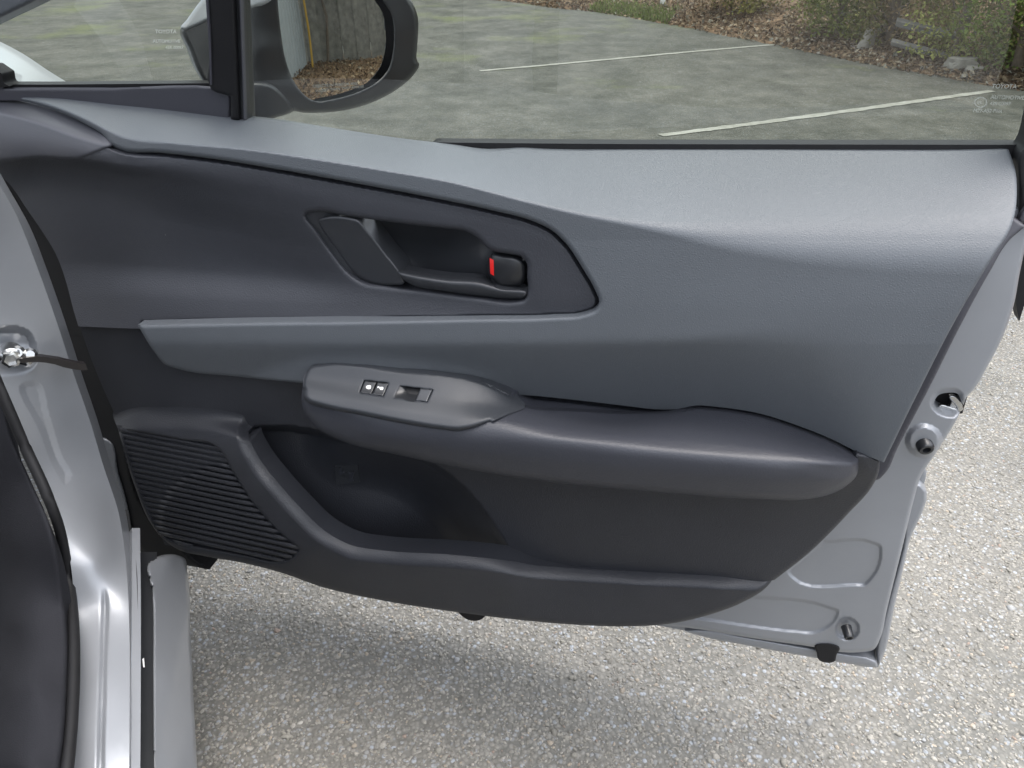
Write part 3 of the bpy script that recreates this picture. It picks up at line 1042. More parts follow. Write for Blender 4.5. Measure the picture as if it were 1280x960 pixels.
trim = [(-60, 400, 1), (-10, 450), (14, 545), (38, 600), (60, 650), (72, 695), (80, 752), (84, 800), (83, 860), (78, 930), (68, 1010, 1), (-60, 1010, 1)]
tf = inv_tps([(0, 540, ('a', .93)), (30, 600, ('a', .90)), (-20, 600, ('a', .95)), (60, 680, ('a', .84)), (20, 680, ('a', .885)), (-20, 700, ('a', .97)), (78, 760, ('z', zS + .05)), (45, 760, ('z', zS + .052)), (22, 780, ('z', zS + .03)), (-10, 790, ('z', zS - .05)),
              (78, 860, ('z', zS + .04)), (40, 860, ('z', zS + .048)), (14, 860, ('z', zS + .02)), (-30, 860, ('z', zS - .1)), (70, 960, ('z', zS + .04)), (30, 960, ('z', zS + .048)), (5, 960, ('z', zS + .02)), (-40, 960, ('z', zS - .1))])
patch('inner_sill_trim', trim, tf, M['innertrim'], car, step=3, mode='inv', skirt=.04, skirt_dir=-UP, rolls=((None, 7, .010),))
# check strap with its bolt (hinge side to door)
p0 = plane_pt(12., 449., ('a', .975)); p1 = plane_pt(106., 454., ('a', 1.0))
ax = p1 - p0; L = np.linalg.norm(ax); axn = ax / L
V, F = [], []
for i in range(9):
    t = i / 8
    hgt = .0028 + .0016 * math.sin(t * 3.0) + (.0015 if i > 4 else 0)
    c = p0 + ax * (.12 + .88 * t) + UP * (.004 * math.sin(t * 5))
    nn = np.cross(axn, UP)
    V += [c + UP * hgt + nn * .005, c + UP * hgt - nn * .005, c - UP * hgt - nn * .005, c - UP * hgt + nn * .005]
    if i:
        b0, b1 = 4 * i - 4, 4 * i
        F += [(b0 + k, b0 + (k + 1) % 4, b1 + (k + 1) % 4, b1 + k) for k in range(4)]
F += [(3, 2, 1, 0), (32, 33, 34, 35)]
cs = mesh_obj('check_strap', V, F, M['brown'], car, True, 35)
pb = plane_pt(14., 450., ('a', .975))
lathe('bolt', pb, -CA + CB * .2, [(.0105, -.02), (.0105, 0), (.0075, .001), (.0075, -.006), (.003, -.006)], M['steel'], cs, 6)
lathe('washer', pb + CA * .006, -CA + CB * .2, [(.0125, -.02), (.0125, .0), (.010, .002)], M['steel'], cs, 18)
for (x, y, r) in ((32, 447, .010), (22, 441, .009), (38, 443, .008)):
    q = plane_pt(float(x), float(y), ('a', .985))
    lathe('bracket_lug', q, -CA + CB * .2 + UP * .5, [(r, -.012), (r, 0), (r * .6, .004)], M['steel'], cs, 10)
# lower hinge glimpsed in the gap, black gap lining
hp = [(118, 560), (128, 545), (140, 550), (150, 590), (160, 625), (166, 660), (162, 690), (154, 650), (140, 615), (124, 585)]
f = inv_tps([(x, y, ('n', .83)) for x, y in ((120, 560), (150, 590), (160, 680), (130, 600))], 1e-4)
patch('hinge_leaf', hp, f, M['silver'], car, step=2.5, mode='inv', skirt=.02, rolls=((None, 5, .02),))
# front wing seen over the door, through the quarter light
wing = [(-110, 18, 1), (-50, 30), (0, 52), (30, 68), (60, 88), (95, 110), (120, 128, 1), (-110, 130, 1)]
f = inv_tps([(-110, 20, ('z', .88)), (-110, 120, ('z', .92)), (-60, 30, ('z', .88)), (0, 55, ('z', .90)), (40, 78, ('z', .88)), (90, 108, ('z', .84)), (0, 90, ('z', .90)), (30, 110, ('z', .90)), (-50, 120, ('z', .93))], 1e-4)
patch('front_wing', wing, f, M['silver'], car, step=3, mode='inv', skirt=.25, skirt_dir=-UP, rolls=((None, 8, .03),))
# ------------------------------------------------------------------ the open door
droot = door_pt(640., 780., -.03); droot = np.array([droot[0], droot[1], 0.0])
door = car

# --- painted inner frame and outer skin (metal)
frame_out = [(1200, 250, 1), (1296, 262, 1), (1284, 300), (1274, 345), (1268, 378), (1254, 420), (1236, 455), (1216, 488), (1209, 495), (1204, 507), (1197, 522), (1172, 563), (1150, 598), (1143, 622), (1128, 684), (1108, 765), (1101, 796), (1092, 812), (1078, 815), (1000, 806), (930, 796), (870, 786), (820, 780), (640, 755), (400, 715), (235, 680, 1), (160, 560), (110, 420), (0, 200, 1), (300, 230, 1), (900, 300, 1)]
latch_hole = [(1173, 494), (1184, 491), (1198, 493), (1201, 500), (1205, 513), (1200, 516), (1171, 510), (1168, 505)]
fbase = TPS([(1270, 300, -.055), (1250, 380, -.052), (1215, 470, -.05), (1230, 330, -.05), (1180, 520, -.05), (1140, 600, -.052), (1125, 660, -.052), (1090, 780, -.055), (1000, 760, -.052), (900, 770, -.055), (1100, 700, -.05), (1050, 690, -.05), (640, 700, -.075), (480, 640, -.10), (300, 600, -.08), (150, 450, -.06), (0, 200, -.06), (900, 400, -.06), (800, 700, -.06)], 1e-4)
emb1 = smooth_poly([(1030, 677, 1), (1090, 678), (1100, 683), (1101, 691), (1088, 724), (1080, 731), (1070, 731), (990, 721), (986, 716), (1000, 700)], True)
emb2 = smooth_poly([(920, 745, 1), (1038, 760), (1047, 764), (1045, 772), (1026, 788), (1014, 791), (1000, 790), (860, 771, 1), (880, 758, 1)], True)
def rim_step(poly, x, y, depth, wd):
    i = inside(poly, x, y); d, _ = nearest(poly, x, y)
    sdist = np.where(i, d, -d)
    return depth * np.clip(.5 + sdist / wd, 0, 1) ** 2 * (3 - 2 * np.clip(.5 + sdist / wd, 0, 1))
crease = smooth_poly([(1150, 606), (1080, 640), (1020, 690), (985, 722)], False)
def frame_w(x, y):
    v = fbase(x, y)
    v = v - rim_step(emb1, x, y, .0042, 5) - rim_step(emb2, x, y, .0042, 5)
    # bosses and dimples
    for (cx, cy, r, hgt) in ((1155, 551, 19, .006), (1059, 786, 13, -.007)):
        rr = np.hypot(x - cx, (y - cy) * 1.1) / r
        v = v + hgt * np.clip(1.25 - rr, 0, .35) / .35
    # slot pressing round the latch
    lp_ = smooth_poly(latch_hole, True)
    d, _ = nearest(lp_, x, y)
    v = v - .008 * np.clip(1 - d / 6, 0, 1) ** 1.5
    # shallow fold towards the lower rear corner
    return v
fr = patch('door_shell', frame_out, frame_w, M['silver'], door, holes=[latch_hole], step=2.0, skirt=.045, rolls=((None, 5, .006),))
hem = [(1140, 560, 1), (1158, 590), (1147, 622), (1132, 684), (1112, 765), (1101, 815), (1098, 834, 1), (1088, 834), (1040, 824), (980, 814), (920, 802), (860, 789), (800, 778), (640, 752), (400, 712), (235, 677, 1), (160, 560), (40, 210, 1), (300, 230), (900, 300)]
patch('outer_skin', hem, lambda x, y: TPS([(1140, 600, -.088), (1100, 820, -.09), (850, 785, -.09), (400, 700, -.11), (480, 640, -.15), (100, 400, -.10), (600, 400, -.16), (900, 500, -.13), (1050, 600, -.10)], 1e-4)(x, y), M['silver'], fr, step=5, skirt=.012, rolls=((None, 4, .004),))
# hem lip of the outer skin along the bottom, catching the sky
lip = [(856, 788), (872, 787), (930, 796), (1000, 808), (1060, 818), (1088, 823), (1096, 828), (1096, 834), (1086, 833), (1000, 819), (930, 806), (880, 796)]
patch('bottom_hem', lip, const(-.066), M['silver'], fr, step=1.4, skirt=.02, rolls=((None, 4, .004),))
lip2 = [(1148, 604), (1152, 606), (1136, 680), (1116, 768), (1106, 815), (1098, 832), (1096, 812), (1104, 775), (1128, 684)]
patch('rear_hem', lip2, const(-.070), M['silver'], fr, step=2, skirt=.02, rolls=((None, 4, .008),))
# latch: dark pocket, jaw and plate
lt = empty('latch', door_pt(1187., 503., -.06), parent=door)
patch('latch_pocket', [(1164, 488, 1), (1200, 489, 1), (1209, 496, 1), (1203, 517, 1), (1164, 518, 1)], const(-.080), M['black'], lt, step=4, skirt=.01)
c = door_pt(1188., 503., -.082)
box('latch_jaw', door_pt(1191., 499., -.078), DT * .0042, UP * .0065, DN * .01, M['steel'], lt, .0015)
patch('latch_plate', [(1187, 495), (1191, 494), (1203, 513), (1198, 515), (1172, 510), (1174, 507), (1196, 510)], const(-.066), M['steel'], lt, step=1.5, skirt=.004, rolls=((None, 2, .002),))
# rubber stops
for (x, y, r) in ((1153., 551., .0098), (1058., 786., .0070)):
    q = door_pt(x, y, -.05)
    s_ = lathe('bump_stop', q + DN * .004, -DN * .9 - UP * .22 + DT * .18, [(r * 1.05, 0), (r, .004), (r * .95, .016), (r * .8, .018), (r * .5, .018), (r * .42, .012), (r * .1, .012)], M['gloss'], fr, 22)
patch('drain_clip', [(1018, 808), (1050, 811), (1046, 818), (1044, 826), (1022, 823), (1021, 816)], const(-.052), M['black'], fr, step=2, skirt=.012, rolls=((None, 2, .003),))

# --- black edge of the door towards the hinges
edge = [(-30, 130, 1), (70, 190, 1), (112, 405), (150, 520), (185, 640), (235, 690), (262, 712, 1), (226, 705), (176, 690), (150, 645), (128, 590), (104, 520), (84, 470), (60, 400), (34, 330), (8, 262), (-30, 190, 1)]
patch('door_edge_cover', edge, lambda x, y: TPS([(0, 200, -.055), (40, 320, -.055), (90, 440, -.04), (130, 540, -.035), (180, 660, -.03), (60, 250, -.055), (110, 405, -.035), (150, 520, -.02)], 1e-4)(x, y), M['black'], door, step=4, skirt=.05, rolls=((None, 6, .01),))

# --- upper grey pad (C-shaped soft trim)
ins_edge = [(0, 121), (40, 129), (80, 142), (112, 158), (130, 170), (138, 181), (150, 187), (200, 191), (270, 199), (350, 212), (450, 230), (540, 247), (620, 264), (665, 276), (690, 288), (708, 305), (728, 335), (745, 365), (749, 377), (745, 386), (732, 392), (690, 396), (600, 398), (450, 401), (300, 403)]
pad_out = [(-50, 112, 1), (0, 113), (55, 112), (130, 122), (285, 146), (340, 152), (420, 165), (500, 177), (560, 184), (608, 190), (632, 188), (645, 186), (680, 188), (800, 188), (950, 188), (1100, 189), (1200, 189), (1261, 187, 1),
           (1269, 212), (1271, 240), (1268, 270), (1262, 288), (1243, 318), (1190, 408), (1150, 486), (1105, 578, 1), (1072, 565), (1040, 549), (1000, 533), (950, 517), (900, 509), (868, 507), (848, 511), (828, 512), (780, 507), (720, 500), (660, 494), (625, 492), (580, 484), (480, 472), (392, 466), (378, 479, 1), (300, 471), (218, 460), (207, 456), (193, 440), (172, 406, 1)] + ins_edge[::-1] + [(-50, 114, 1)]
yc = spline1([-50, 0, 60, 110, 150, 220, 300, 400, 480, 560, 660, 720, 800, 870, 960, 1100, 1270], [114, 118, 130, 150, 170, 179, 186, 200, 213, 227, 252, 266, 280, 290, 298, 304, 306])
mslope = spline1([-50, 0, 100, 250, 500, 700, 1270], [.0006, .0009, .0014, .0011, .00095, .00085, .0008])
kk = spline1([0, 300, 650, 800, 950, 1270], [.003, .003, .004, .008, .026, .040])
wtop = spline1([-50, 0, 150, 300, 600, 1270], [-.058, -.054, -.050, -.056, -.070, -.074])
ytop = spline1([-50, 0, 55, 130, 285, 340, 420, 500, 560, 620, 700, 1270], [110, 112, 112, 121, 145, 152, 164, 176, 182, 186, 187, 187])
frontw = spline1([-50, 0, 150, 300, 600, 1270], [-.048, -.036, .014, .028, .034, .034])
def pad_w(x, y):
    f = frontw(x)
    q_ = np.clip((y - 330) / 60, 0, 1)
    f = f + np.clip(.036 - f, 0, 1) * q_ * q_ * (3 - 2 * q_)
    fold = spline1([0, 700, 800, 1000, 1080, 1270], [430, 430, 428, 427, 440, 520])(x)
    soft = spline1([0, 760, 900, 1000, 1120, 1270], [4, 3, 3.5, 9, 25, 30])(x)
    amt = spline1([0, 160, 760, 900, 1000, 1100, 1150], [.0003, .0005, .0006, .00056, .00038, .00008, .0])(x)
    f = f + .00006 * (np.clip(y, 300, 430) - 300)
    f = f - amt * softplus(y - fold, soft)
    low = spline1([0, 380, 640, 840, 900, 1000, 1072, 1105, 1270], [700, 462, 482, 505, 502, 522, 552, 570, 700])(x)
    f = f + .0006 * softplus(y - low + 14, 4) * np.clip((640 - x) / 60, 0, 1)
    wt, yt = wtop(x), ytop(x)
    top = wt + (f - wt) * (y - yt) / np.maximum(yc(x) - yt, 3)
    return smin(top, f, kk(x))
pad_rolls = ((ins_edge + [(176, 405.6)], 6, .006), ([(172, 406), (193, 440), (207, 456), (218, 460), (300, 471), (378, 479)], 4, .004), ([(1261, 187), (1269, 212), (1271, 240), (1268, 270), (1262, 288), (1243, 318), (1190, 408), (1150, 486), (1105, 578)], 4, .003))
pad = patch('upper_pad', pad_out, pad_w, M['pad'], door, step=1.9, skirt=.014, rolls=pad_rolls, n=5)
# backing rail behind the pad's rear edge (dark strip down to the armrest)
rail = [(1256, 268), (1282, 283, 1), (1262, 300), (1237, 340), (1200, 408), (1162, 484), (1122, 560), (1106, 592), (1096, 600), (1085, 590), (1110, 555), (1180, 400), (1240, 300)]
patch('pad_backing', rail, TPS([(1256, 268, -.035), (1282, 283, -.03), (1237, 330, -.015), (1200, 408, .0), (1096, 600, .004), (1150, 500, .002)], 1e-4), M['frame'], door, step=3, skirt=.05, rolls=((None, 3, .003),))

# --- dark insert round the door pull
ins_out = [(-50, 112, 1), (0, 113), (45, 121), (90, 135), (122, 152), (140, 166), (150, 178), (200, 183), (270, 191), (350, 203), (450, 221), (540, 238), (620, 255), (668, 267), (698, 282), (716, 300), (737, 331), (754, 363), (758, 380), (750, 394), (734, 400), (690, 404), (600, 407), (450, 409), (300, 410), (180, 411), (98, 408, 1), (92, 388), (82, 350), (70, 318), (52, 288), (34, 262), (10, 228), (-50, 190, 1)]
handle_hole = [(383, 267), (390, 265), (440, 271), (500, 279), (560, 286), (582, 289), (597, 297), (611, 311), (618, 314), (640, 318), (652, 321), (658, 328), (659, 345), (659, 366), (655, 374), (647, 376), (600, 372), (540, 364), (480, 357), (455, 353), (438, 343), (415, 316), (396, 290)]
ins_w = rails(
    [(-50, 112, -.075), (0, 118, -.058), (60, 130, -.044), (110, 150, -.022), (135, 172, .004), (150, 184, .013), (200, 189, .015), (300, 202, .019), (450, 228, .023), (600, 258, .025), (680, 280, .026), (760, 330, .027)],
    [(-50, 136, -.020), (0, 144, -.003), (45, 156, .003), (97, 175, .012), (135, 186, .015), (150, 192, .017), (200, 196, .018), (300, 209, .021), (450, 236, .024), (600, 266, .025), (680, 290, .026), (760, 340, .027)],
    [(-50, 190, -.014), (0, 196, .002), (50, 194, .007), (97, 196, .014), (150, 204, .017), (200, 209, .019), (300, 224, .022), (400, 244, .025), (500, 262, .026), (600, 280, .026), (680, 300, .027), (760, 350, .028)],
    [(-50, 205, -.034), (0, 210, -.016), (50, 208, -.011), (100, 211, -.006), (160, 221, .000), (220, 234, .006), (300, 252, .013), (400, 270, .022), (500, 282, .025), (600, 300, .026), (680, 320, .028), (760, 360, .029)],
    [(-50, 255, -.050), (40, 256, -.030), (100, 262, -.024), (200, 278, -.018), (300, 296, -.008), (400, 316, .008), (500, 325, .020), (600, 335, .026), (680, 345, .029), (760, 372, .030)],
    [(-50, 320, -.044), (80, 325, -.026), (150, 328, -.022), (250, 336, -.016), (350, 346, -.004), (450, 358, .012), (550, 370, .021), (680, 375, .030), (760, 380, .030)],
    [(-50, 375, -.026), (90, 372, -.008), (150, 372, -.001), (250, 375, .005), (350, 379, .012), (450, 383, .019), (550, 386, .025), (680, 388, .030), (760, 388, .030)],
    [(-50, 410, -.010), (100, 406, .010), (150, 406, .012), (250, 405, .017), (350, 404, .022), (450, 402, .026), (550, 401, .030), (680, 398, .031), (760, 394, .031)])
insert = patch('door_insert', ins_out, ins_w, M['dark'], door, holes=[handle_hole], step=1.9, skirt=.02, rolls=(('0', 7, .006), (ins_edge + [(180, 405)], 5, .010, 1.0)), n=5)
patch('corner_cap', [(-50, 117, 1), (0, 122), (40, 130), (80, 143), (112, 159), (131, 172), (139, 183, 1), (120, 191), (98, 199), (50, 197), (0, 206), (-50, 215, 1)], lambda x, y: ins_w(x, y) + .0025, M['cap'], insert, step=1.8, skirt=.006, rolls=(([(139, 183), (120, 191), (98, 199), (50, 197), (0, 206), (-50, 215)], 5, .004),))
# handle recess behind the hole
cup_out = [(374, 258, 1), (668, 300, 1), (670, 384, 1), (440, 368, 1), (374, 300, 1)]
cup_tps = TPS([(375, 258, .006), (385, 268, .006), (400, 290, .008), (420, 312, .008), (445, 340, .010), (450, 280, .030), (480, 300, .048), (520, 300, .054), (560, 305, .050), (590, 310, .036), (605, 325, .024), (520, 330, .054), (560, 335, .050), (600, 345, .034), (640, 340, .038), (500, 345, .036), (480, 350, .022), (560, 284, .036), (500, 276, .040), (660, 330, .04), (660, 380, .04), (600, 378, .04), (450, 362, .016), (375, 300, .006)], 1e-3)
patch('handle_recess', cup_out, lambda x, y: ins_w(x, y) - cup_tps(x, y), M['handle'], insert, step=3, skirt=0)
grip_tps = TPS([(400, 275, -.006), (440, 274, .000), (470, 300, .002), (500, 345, .003), (430, 325, -.007), (460, 350, -.005), (430, 295, -.005), (465, 330, -.003)], 1e-3)
grip = [(398, 274), (408, 271), (436, 272), (447, 275), (458, 287), (480, 315), (503, 347), (505, 354), (492, 356), (462, 353), (444, 344), (424, 320), (408, 298)]
patch('grip_plate', grip, lambda x, y: ins_w(x, y) + grip_tps(x, y), M['handle'], insert, step=2, skirt=.035, rolls=((None, 5, .004),))
lev = [(497, 337), (505, 336), (520, 339), (560, 345), (600, 347), (612, 348), (617, 355), (622, 359), (640, 361), (655, 361), (658, 364), (657, 371), (652, 374), (640, 374), (600, 370), (550, 363), (515, 356), (505, 350)]
lev_tps = rails(
    [(490, 335, .012), (520, 339, .008), (560, 344, .008), (600, 347, .008), (620, 355, .010), (660, 360, .016)],
    [(490, 339, .022), (520, 345, .026), (560, 351, .028), (600, 354, .028), (620, 359, .028), (660, 364, .027)],
    [(490, 342, .023), (520, 350, .028), (560, 357, .030), (600, 361, .030), (620, 365, .030), (660, 368, .029)],
    [(490, 346, .018), (520, 357, .022), (560, 365, .022), (600, 371, .022), (620, 373, .022), (660, 376, .022)])
lever = patch('pull_lever', lev, lambda x, y: lev_tps(x, y), M['handle'], insert, step=1.6, skirt=.012, rolls=((None, 3, .003),))
knob = [(612, 321), (615, 317), (630, 319), (648, 322), (655, 327), (657, 336), (656, 350), (651, 357), (640, 358), (624, 357), (618, 352), (611, 343), (610, 330)]
kn = patch('lock_knob', knob, lambda x, y: .024 - .000012 * (x - 634) ** 2 - .00001 * (y - 338) ** 2, M['gloss'], insert, step=1.6, skirt=.02, rolls=((None, 5, .006),))
patch('red_mark', [(612, 322.5, 1), (617, 325, 1), (617.5, 345, 1), (613, 342, 1)], lambda x, y: .0242 - .000012 * (x - 634) ** 2 - .00001 * (y - 338) ** 2, M['red'], insert, step=1.0, skirt=0, n=2)

# --- lower charcoal panel with the map pocket hollow
low_out = [(98, 404, 1), (172, 401), (380, 470), (640, 558), (840, 588), (1000, 602), (1058, 590), (1072, 566, 1), (1100, 578, 1), (1098, 592), (1090, 608), (1060, 642), (1010, 692), (968, 725, 1), (900, 735), (640, 725), (400, 710), (250, 660), (150, 530), (124, 474)]
low_flat = TPS([(100, 405, .004), (125, 470, .004), (150, 520, .004), (180, 420, .006), (250, 440, .008), (380, 470, .010), (250, 500, .006), (300, 510, .004), (345, 500, .004), (400, 500, .002), (320, 600, .002), (400, 690, .002), (480, 600, .002),
                (580, 600, .002), (640, 650, .003), (665, 705, .003), (700, 620, .006), (700, 705, .004), (800, 630, .008), (800, 710, .004), (900, 640, .008), (900, 716, .004), (1000, 640, .006), (960, 718, .002), (1040, 650, .002), (1080, 605, .018), (1085, 585, .030), (1090, 578, .030), (1060, 600, .02), (1020, 680, -.002), (640, 550, .006), (800, 575, .008)], 4e-3)
pk_top = smooth_poly([(300, 534), (322, 531), (345, 530), (390, 535), (440, 547), (500, 556)], False)
pk_right = smooth_poly([(440, 547), (500, 556), (548, 580), (590, 615), (620, 655), (647, 705), (655, 740)], False)
pk_left = smooth_poly([(318, 500), (313, 548), (322, 569), (348, 604), (378, 637), (408, 665), (438, 690), (470, 740)], False)
pk_area = smooth_poly([(322, 531, 1), (345, 530), (390, 535), (440, 547), (500, 556), (548, 580), (590, 615), (620, 655), (647, 705), (655, 740, 1), (470, 740, 1), (438, 690), (408, 665), (378, 637), (348, 604), (322, 569), (311, 548), (314, 536)], True)
def s01(t):
    t = np.clip(t, 0, 1)
    return t * t * (3 - 2 * t)
def low_tps(x, y):
    x, y = np.asarray(x, float), np.asarray(y, float)
    shp = x.shape
    dr, _ = nearest(pk_right, x, y, False, 140); dl, _ = nearest(pk_left, x, y, False, 200)
    dep = .072 * s01(dr / 66) ** .8 * (.25 + .75 * s01(dl / 170)) * inside(pk_area, x, y)
    dep = dep + .010 * s01(dr / 10) * inside(pk_area, x, y)
    dt, _ = nearest(pk_top, x, y, False, 60)
    dep = dep * s01(dt / 9)
    return low_flat(x, y) - dep.reshape(shp)
low = patch('lower_panel', low_out, lambda x, y: low_tps(x, y), M['lower'], door, step=2.8, skirt=.03, rolls=(([(1072, 566), (1100, 578), (1098, 592), (1090, 608), (1060, 642), (1010, 692), (968, 725)], 4, .006),))
# bottle stop bump and moulded emblem in the pocket
lathe('cup_ring', door_pt(503., 690., -.035), UP, [(.026, -.01), (.028, .006), (.022, .010), (.018, .004)], M['lower'], low, 24)
em = [(418.5, 583, 1), (447, 581.5, 1), (449.5, 603, 1), (420.5, 606, 1)]
ef = lambda x, y: low_tps(x, y) + .0022
e0 = patch('moulded_symbol', em, ef, M['handle'], low, step=1.5, skirt=.003, n=2)
patch('symbol_mark', [(424, 587), (427, 585), (428, 590), (431, 591), (424, 593)], lambda x, y: low_tps(x, y) + .0045, M['arm'], low, step=1.2, skirt=.002)
patch('symbol_mark', [(434, 591), (439, 592), (444, 588), (441, 595), (440, 599), (442, 601), (436, 601), (437, 596)], lambda x, y: low_tps(x, y) + .0045, M['arm'], low, step=1.2, skirt=.002)

# --- pocket front: lower band, pocket rim and speaker surround
pf_out = [(142, 514), (158, 507), (200, 503), (250, 504), (290, 510), (314, 518), (321, 525), (315, 536), (313, 548), (322, 569), (348, 604), (378, 637), (408, 665), (438, 681), (478, 688), (560, 693), (620, 699), (642, 702), (665, 706), (700, 709), (800, 715), (900, 720), (967, 723, 1), (958, 734), (930, 752), (885, 769), (835, 780), (790, 783), (720, 781), (650, 775), (570, 765), (480, 751), (400, 733), (355, 717), (310, 705), (255, 695), (225, 688), (204, 674), (186, 650), (170, 612), (156, 570), (148, 538)]
grille_hole = [(151, 536, 1), (180, 541), (230, 550), (268, 557), (274, 562), (292, 592), (316, 628), (342, 658), (360, 675), (374, 688), (370, 693), (357, 701), (349, 702), (300, 693), (250, 684), (214, 676), (203, 670), (188, 647), (173, 610), (160, 570)]
pf_tps = TPS([(145, 515, .012), (200, 506, .010), (260, 508, .010), (310, 518, .016), (150, 532, .026), (200, 536, .027), (250, 546, .030), (280, 545, .034), (160, 580, .028), (200, 650, .030), (180, 620, .029), (300, 580, .046), (320, 615, .056), (350, 655, .058), (390, 690, .060), (345, 690, .050), (300, 600, .044), (320, 640, .048), (320, 530, .036), (330, 580, .052), (360, 620, .060), (400, 660, .062), (440, 683, .062), (500, 692, .062), (600, 700, .056), (650, 710, .038),
              (700, 716, .026), (800, 722, .021), (900, 726, .018), (960, 726, .012), (440, 710, .060), (520, 720, .058), (640, 730, .044), (800, 740, .024), (900, 740, .019), (230, 686, .030), (300, 700, .034), (400, 728, .040), (500, 748, .042), (600, 762, .036), (720, 775, .026), (800, 778, .020), (880, 766, .015), (940, 742, .011), (250, 670, .034), (250, 600, .032)], .03)
rim_top = [(321, 525), (315, 536), (313, 548), (322, 569), (348, 604), (378, 637), (408, 665), (438, 681), (478, 688), (560, 693), (620, 699), (642, 702), (665, 706), (700, 709), (800, 715), (900, 720), (967, 723)]
pf_topline = smooth_poly([(138, 516), (158, 507), (200, 503), (250, 504), (290, 510), (312, 517)], False)
def pf_w(x, y):
    d, _ = nearest(pf_topline, x, y, False)
    t = np.clip(d / 36, 0, 1).reshape(np.shape(x)); t = t * t * (3 - 2 * t)
    lo = low_tps(x, y) - .0005
    return np.where(y < 575, lo + (pf_tps(x, y) - lo) * t, pf_tps(x, y))
pfront = patch('pocket_front', pf_out, pf_w, M['lower'], door, holes=[grille_hole], step=1.9, skirt=.03, n=5,
               rolls=((rim_top, 17, .015, 1.3), ('0', 3, .003), ([(967, 723), (958, 734), (930, 752), (885, 769), (835, 780), (790, 783), (720, 781), (650, 775), (570, 765), (480, 751), (400, 733), (355, 717), (310, 705), (255, 695), (225, 688), (204, 674), (186, 650), (170, 612), (148, 538)], 6, .008)))
# underside tab below the door
patch('lower_tab', [(572, 764), (608, 768), (602, 774), (590, 776), (580, 772)], const(.0), M['black'], door, step=2, skirt=.03)

# --- speaker grille: floor and individual slats
gfl = [(146, 531, 1), (272, 553, 1), (382, 690, 1), (352, 708, 1), (206, 681, 1)]
def bulge(x, y):
    r = np.hypot((x - 298) / 98, (y - 652) / 72)
    return np.where(r < 1, .005, 0.0) + .008 * np.sqrt(np.clip(1 - r * r, 0, 1))
gr_root = patch('speaker_grille', gfl, lambda x, y: pf_tps(x, y) - .0075, M['lower'], door, step=4, skirt=0)
gpoly = smooth_poly(grille_hole, True, 6)
for k in range(27):
    y0 = 531 + k * 6.55
    slope = .185 + .002 * k
    xs = np.arange(146, 380, 1.0)
    yl = y0 + slope * (xs - 150) - .00012 * (xs - 150) ** 2 * 0
    ok = inside(gpoly, xs, yl)
    if ok.sum() < 10:
        continue
    xa = xs[ok]
    # sample along the bar
    xs2 = np.linspace(xa[0] - 2.0, xa[-1] + 2.5, max(6, int(len(xa) / 4)))
    ys2 = y0 + slope * (xs2 - 150)
    bw = pf_tps(xs2, ys2) - .0048 + bulge(xs2, ys2) * .8 * s01(np.minimum(xs2 - xs2[0], xs2[-1] - xs2) / 14)
    V, F = [], []
    for i, (x, y, b_) in enumerate(zip(xs2, ys2, bw)):
        for (dy, dw) in ((-2.9, -.0025), (-1.6, -.0003), (.6, .0006), (2.2, -.0006), (2.4, -.0035)):
            V.append(door_pt(x, y + dy, b_ + dw))
        if i:
            a, b = 5 * i - 5, 5 * i
            F += [(a + j, a + j + 1, b + j + 1, b + j) for j in range(4)]
    F += [(0, 1, 2, 3, 4)[::-1], tuple(5 * (len(xs2) - 1) + j for j in range(5))]
    mesh_obj('slat', V, F, M['lower'], gr_root, True, 60)

# --- armrest
arm_out = [(378, 486), (377, 502), (382, 520), (395, 534), (430, 552), (500, 569), (560, 582), (640, 596), (700, 604), (780, 612), (850, 618), (950, 624), (1010, 624), (1040, 617), (1060, 606), (1071, 594), (1073, 580), (1072, 567, 1), (1040, 549), (1000, 533), (950, 517), (900, 506), (868, 504), (848, 508), (828, 509), (780, 504), (720, 497), (655, 491), (620, 484), (560, 474), (480, 464), (395, 459), (384, 464)]
arm_tps = rails(
    [(370, 458, .036), (480, 462, .036), (560, 472, .034), (620, 483, .026), (655, 496, .012), (720, 503, .000), (800, 511, -.006), (868, 506, -.008), (900, 508, -.008), (950, 516, -.006), (1000, 532, -.002), (1040, 548, .008), (1075, 566, .022)],
    [(370, 470, .046), (480, 486, .054), (560, 497, .055), (620, 507, .050), (680, 516, .036), (760, 524, .024), (868, 524, .022), (950, 535, .024), (1000, 548, .026), (1040, 560, .030), (1075, 574, .032)],
    [(370, 484, .062), (480, 512, .080), (560, 525, .082), (620, 528, .080), (700, 538, .074), (800, 549, .074), (900, 558, .073), (980, 566, .070), (1040, 573, .060), (1075, 580, .044)],
    [(370, 494, .072), (480, 530, .091), (560, 542, .093), (640, 546, .091), (720, 553, .088), (800, 562, .088), (900, 571, .086), (980, 578, .081), (1040, 583, .068), (1075, 587, .046)],
    [(370, 504, .074), (480, 544, .093), (560, 558, .095), (640, 566, .094), (720, 574, .092), (800, 582, .092), (900, 592, .090), (980, 596, .084), (1040, 596, .068), (1075, 594, .046)],
    [(370, 520, .072), (430, 550, .082), (500, 567, .086), (560, 580, .087), (640, 594, .086), (720, 604, .084), (800, 612, .082), (900, 620, .079), (980, 622, .073), (1040, 615, .058), (1075, 602, .044)])
_arm0 = arm_tps
_led = spline1([640, 660, 720, 790, 830, 850], [505, 511, 515, 518, 516, 511])
def arm_tps(x, y):
    fade = s01((x - 648) / 20) * s01((850 - x) / 16)
    return _arm0(x, y) - .009 * s01((_led(x) - y) / 5) * fade
arm_bot = [(378, 486), (377, 502), (382, 520), (395, 534), (430, 552), (500, 569), (560, 582), (640, 596), (700, 604), (780, 612), (850, 618), (950, 624), (1010, 624), (1040, 617), (1060, 606), (1071, 594), (1073, 580)]
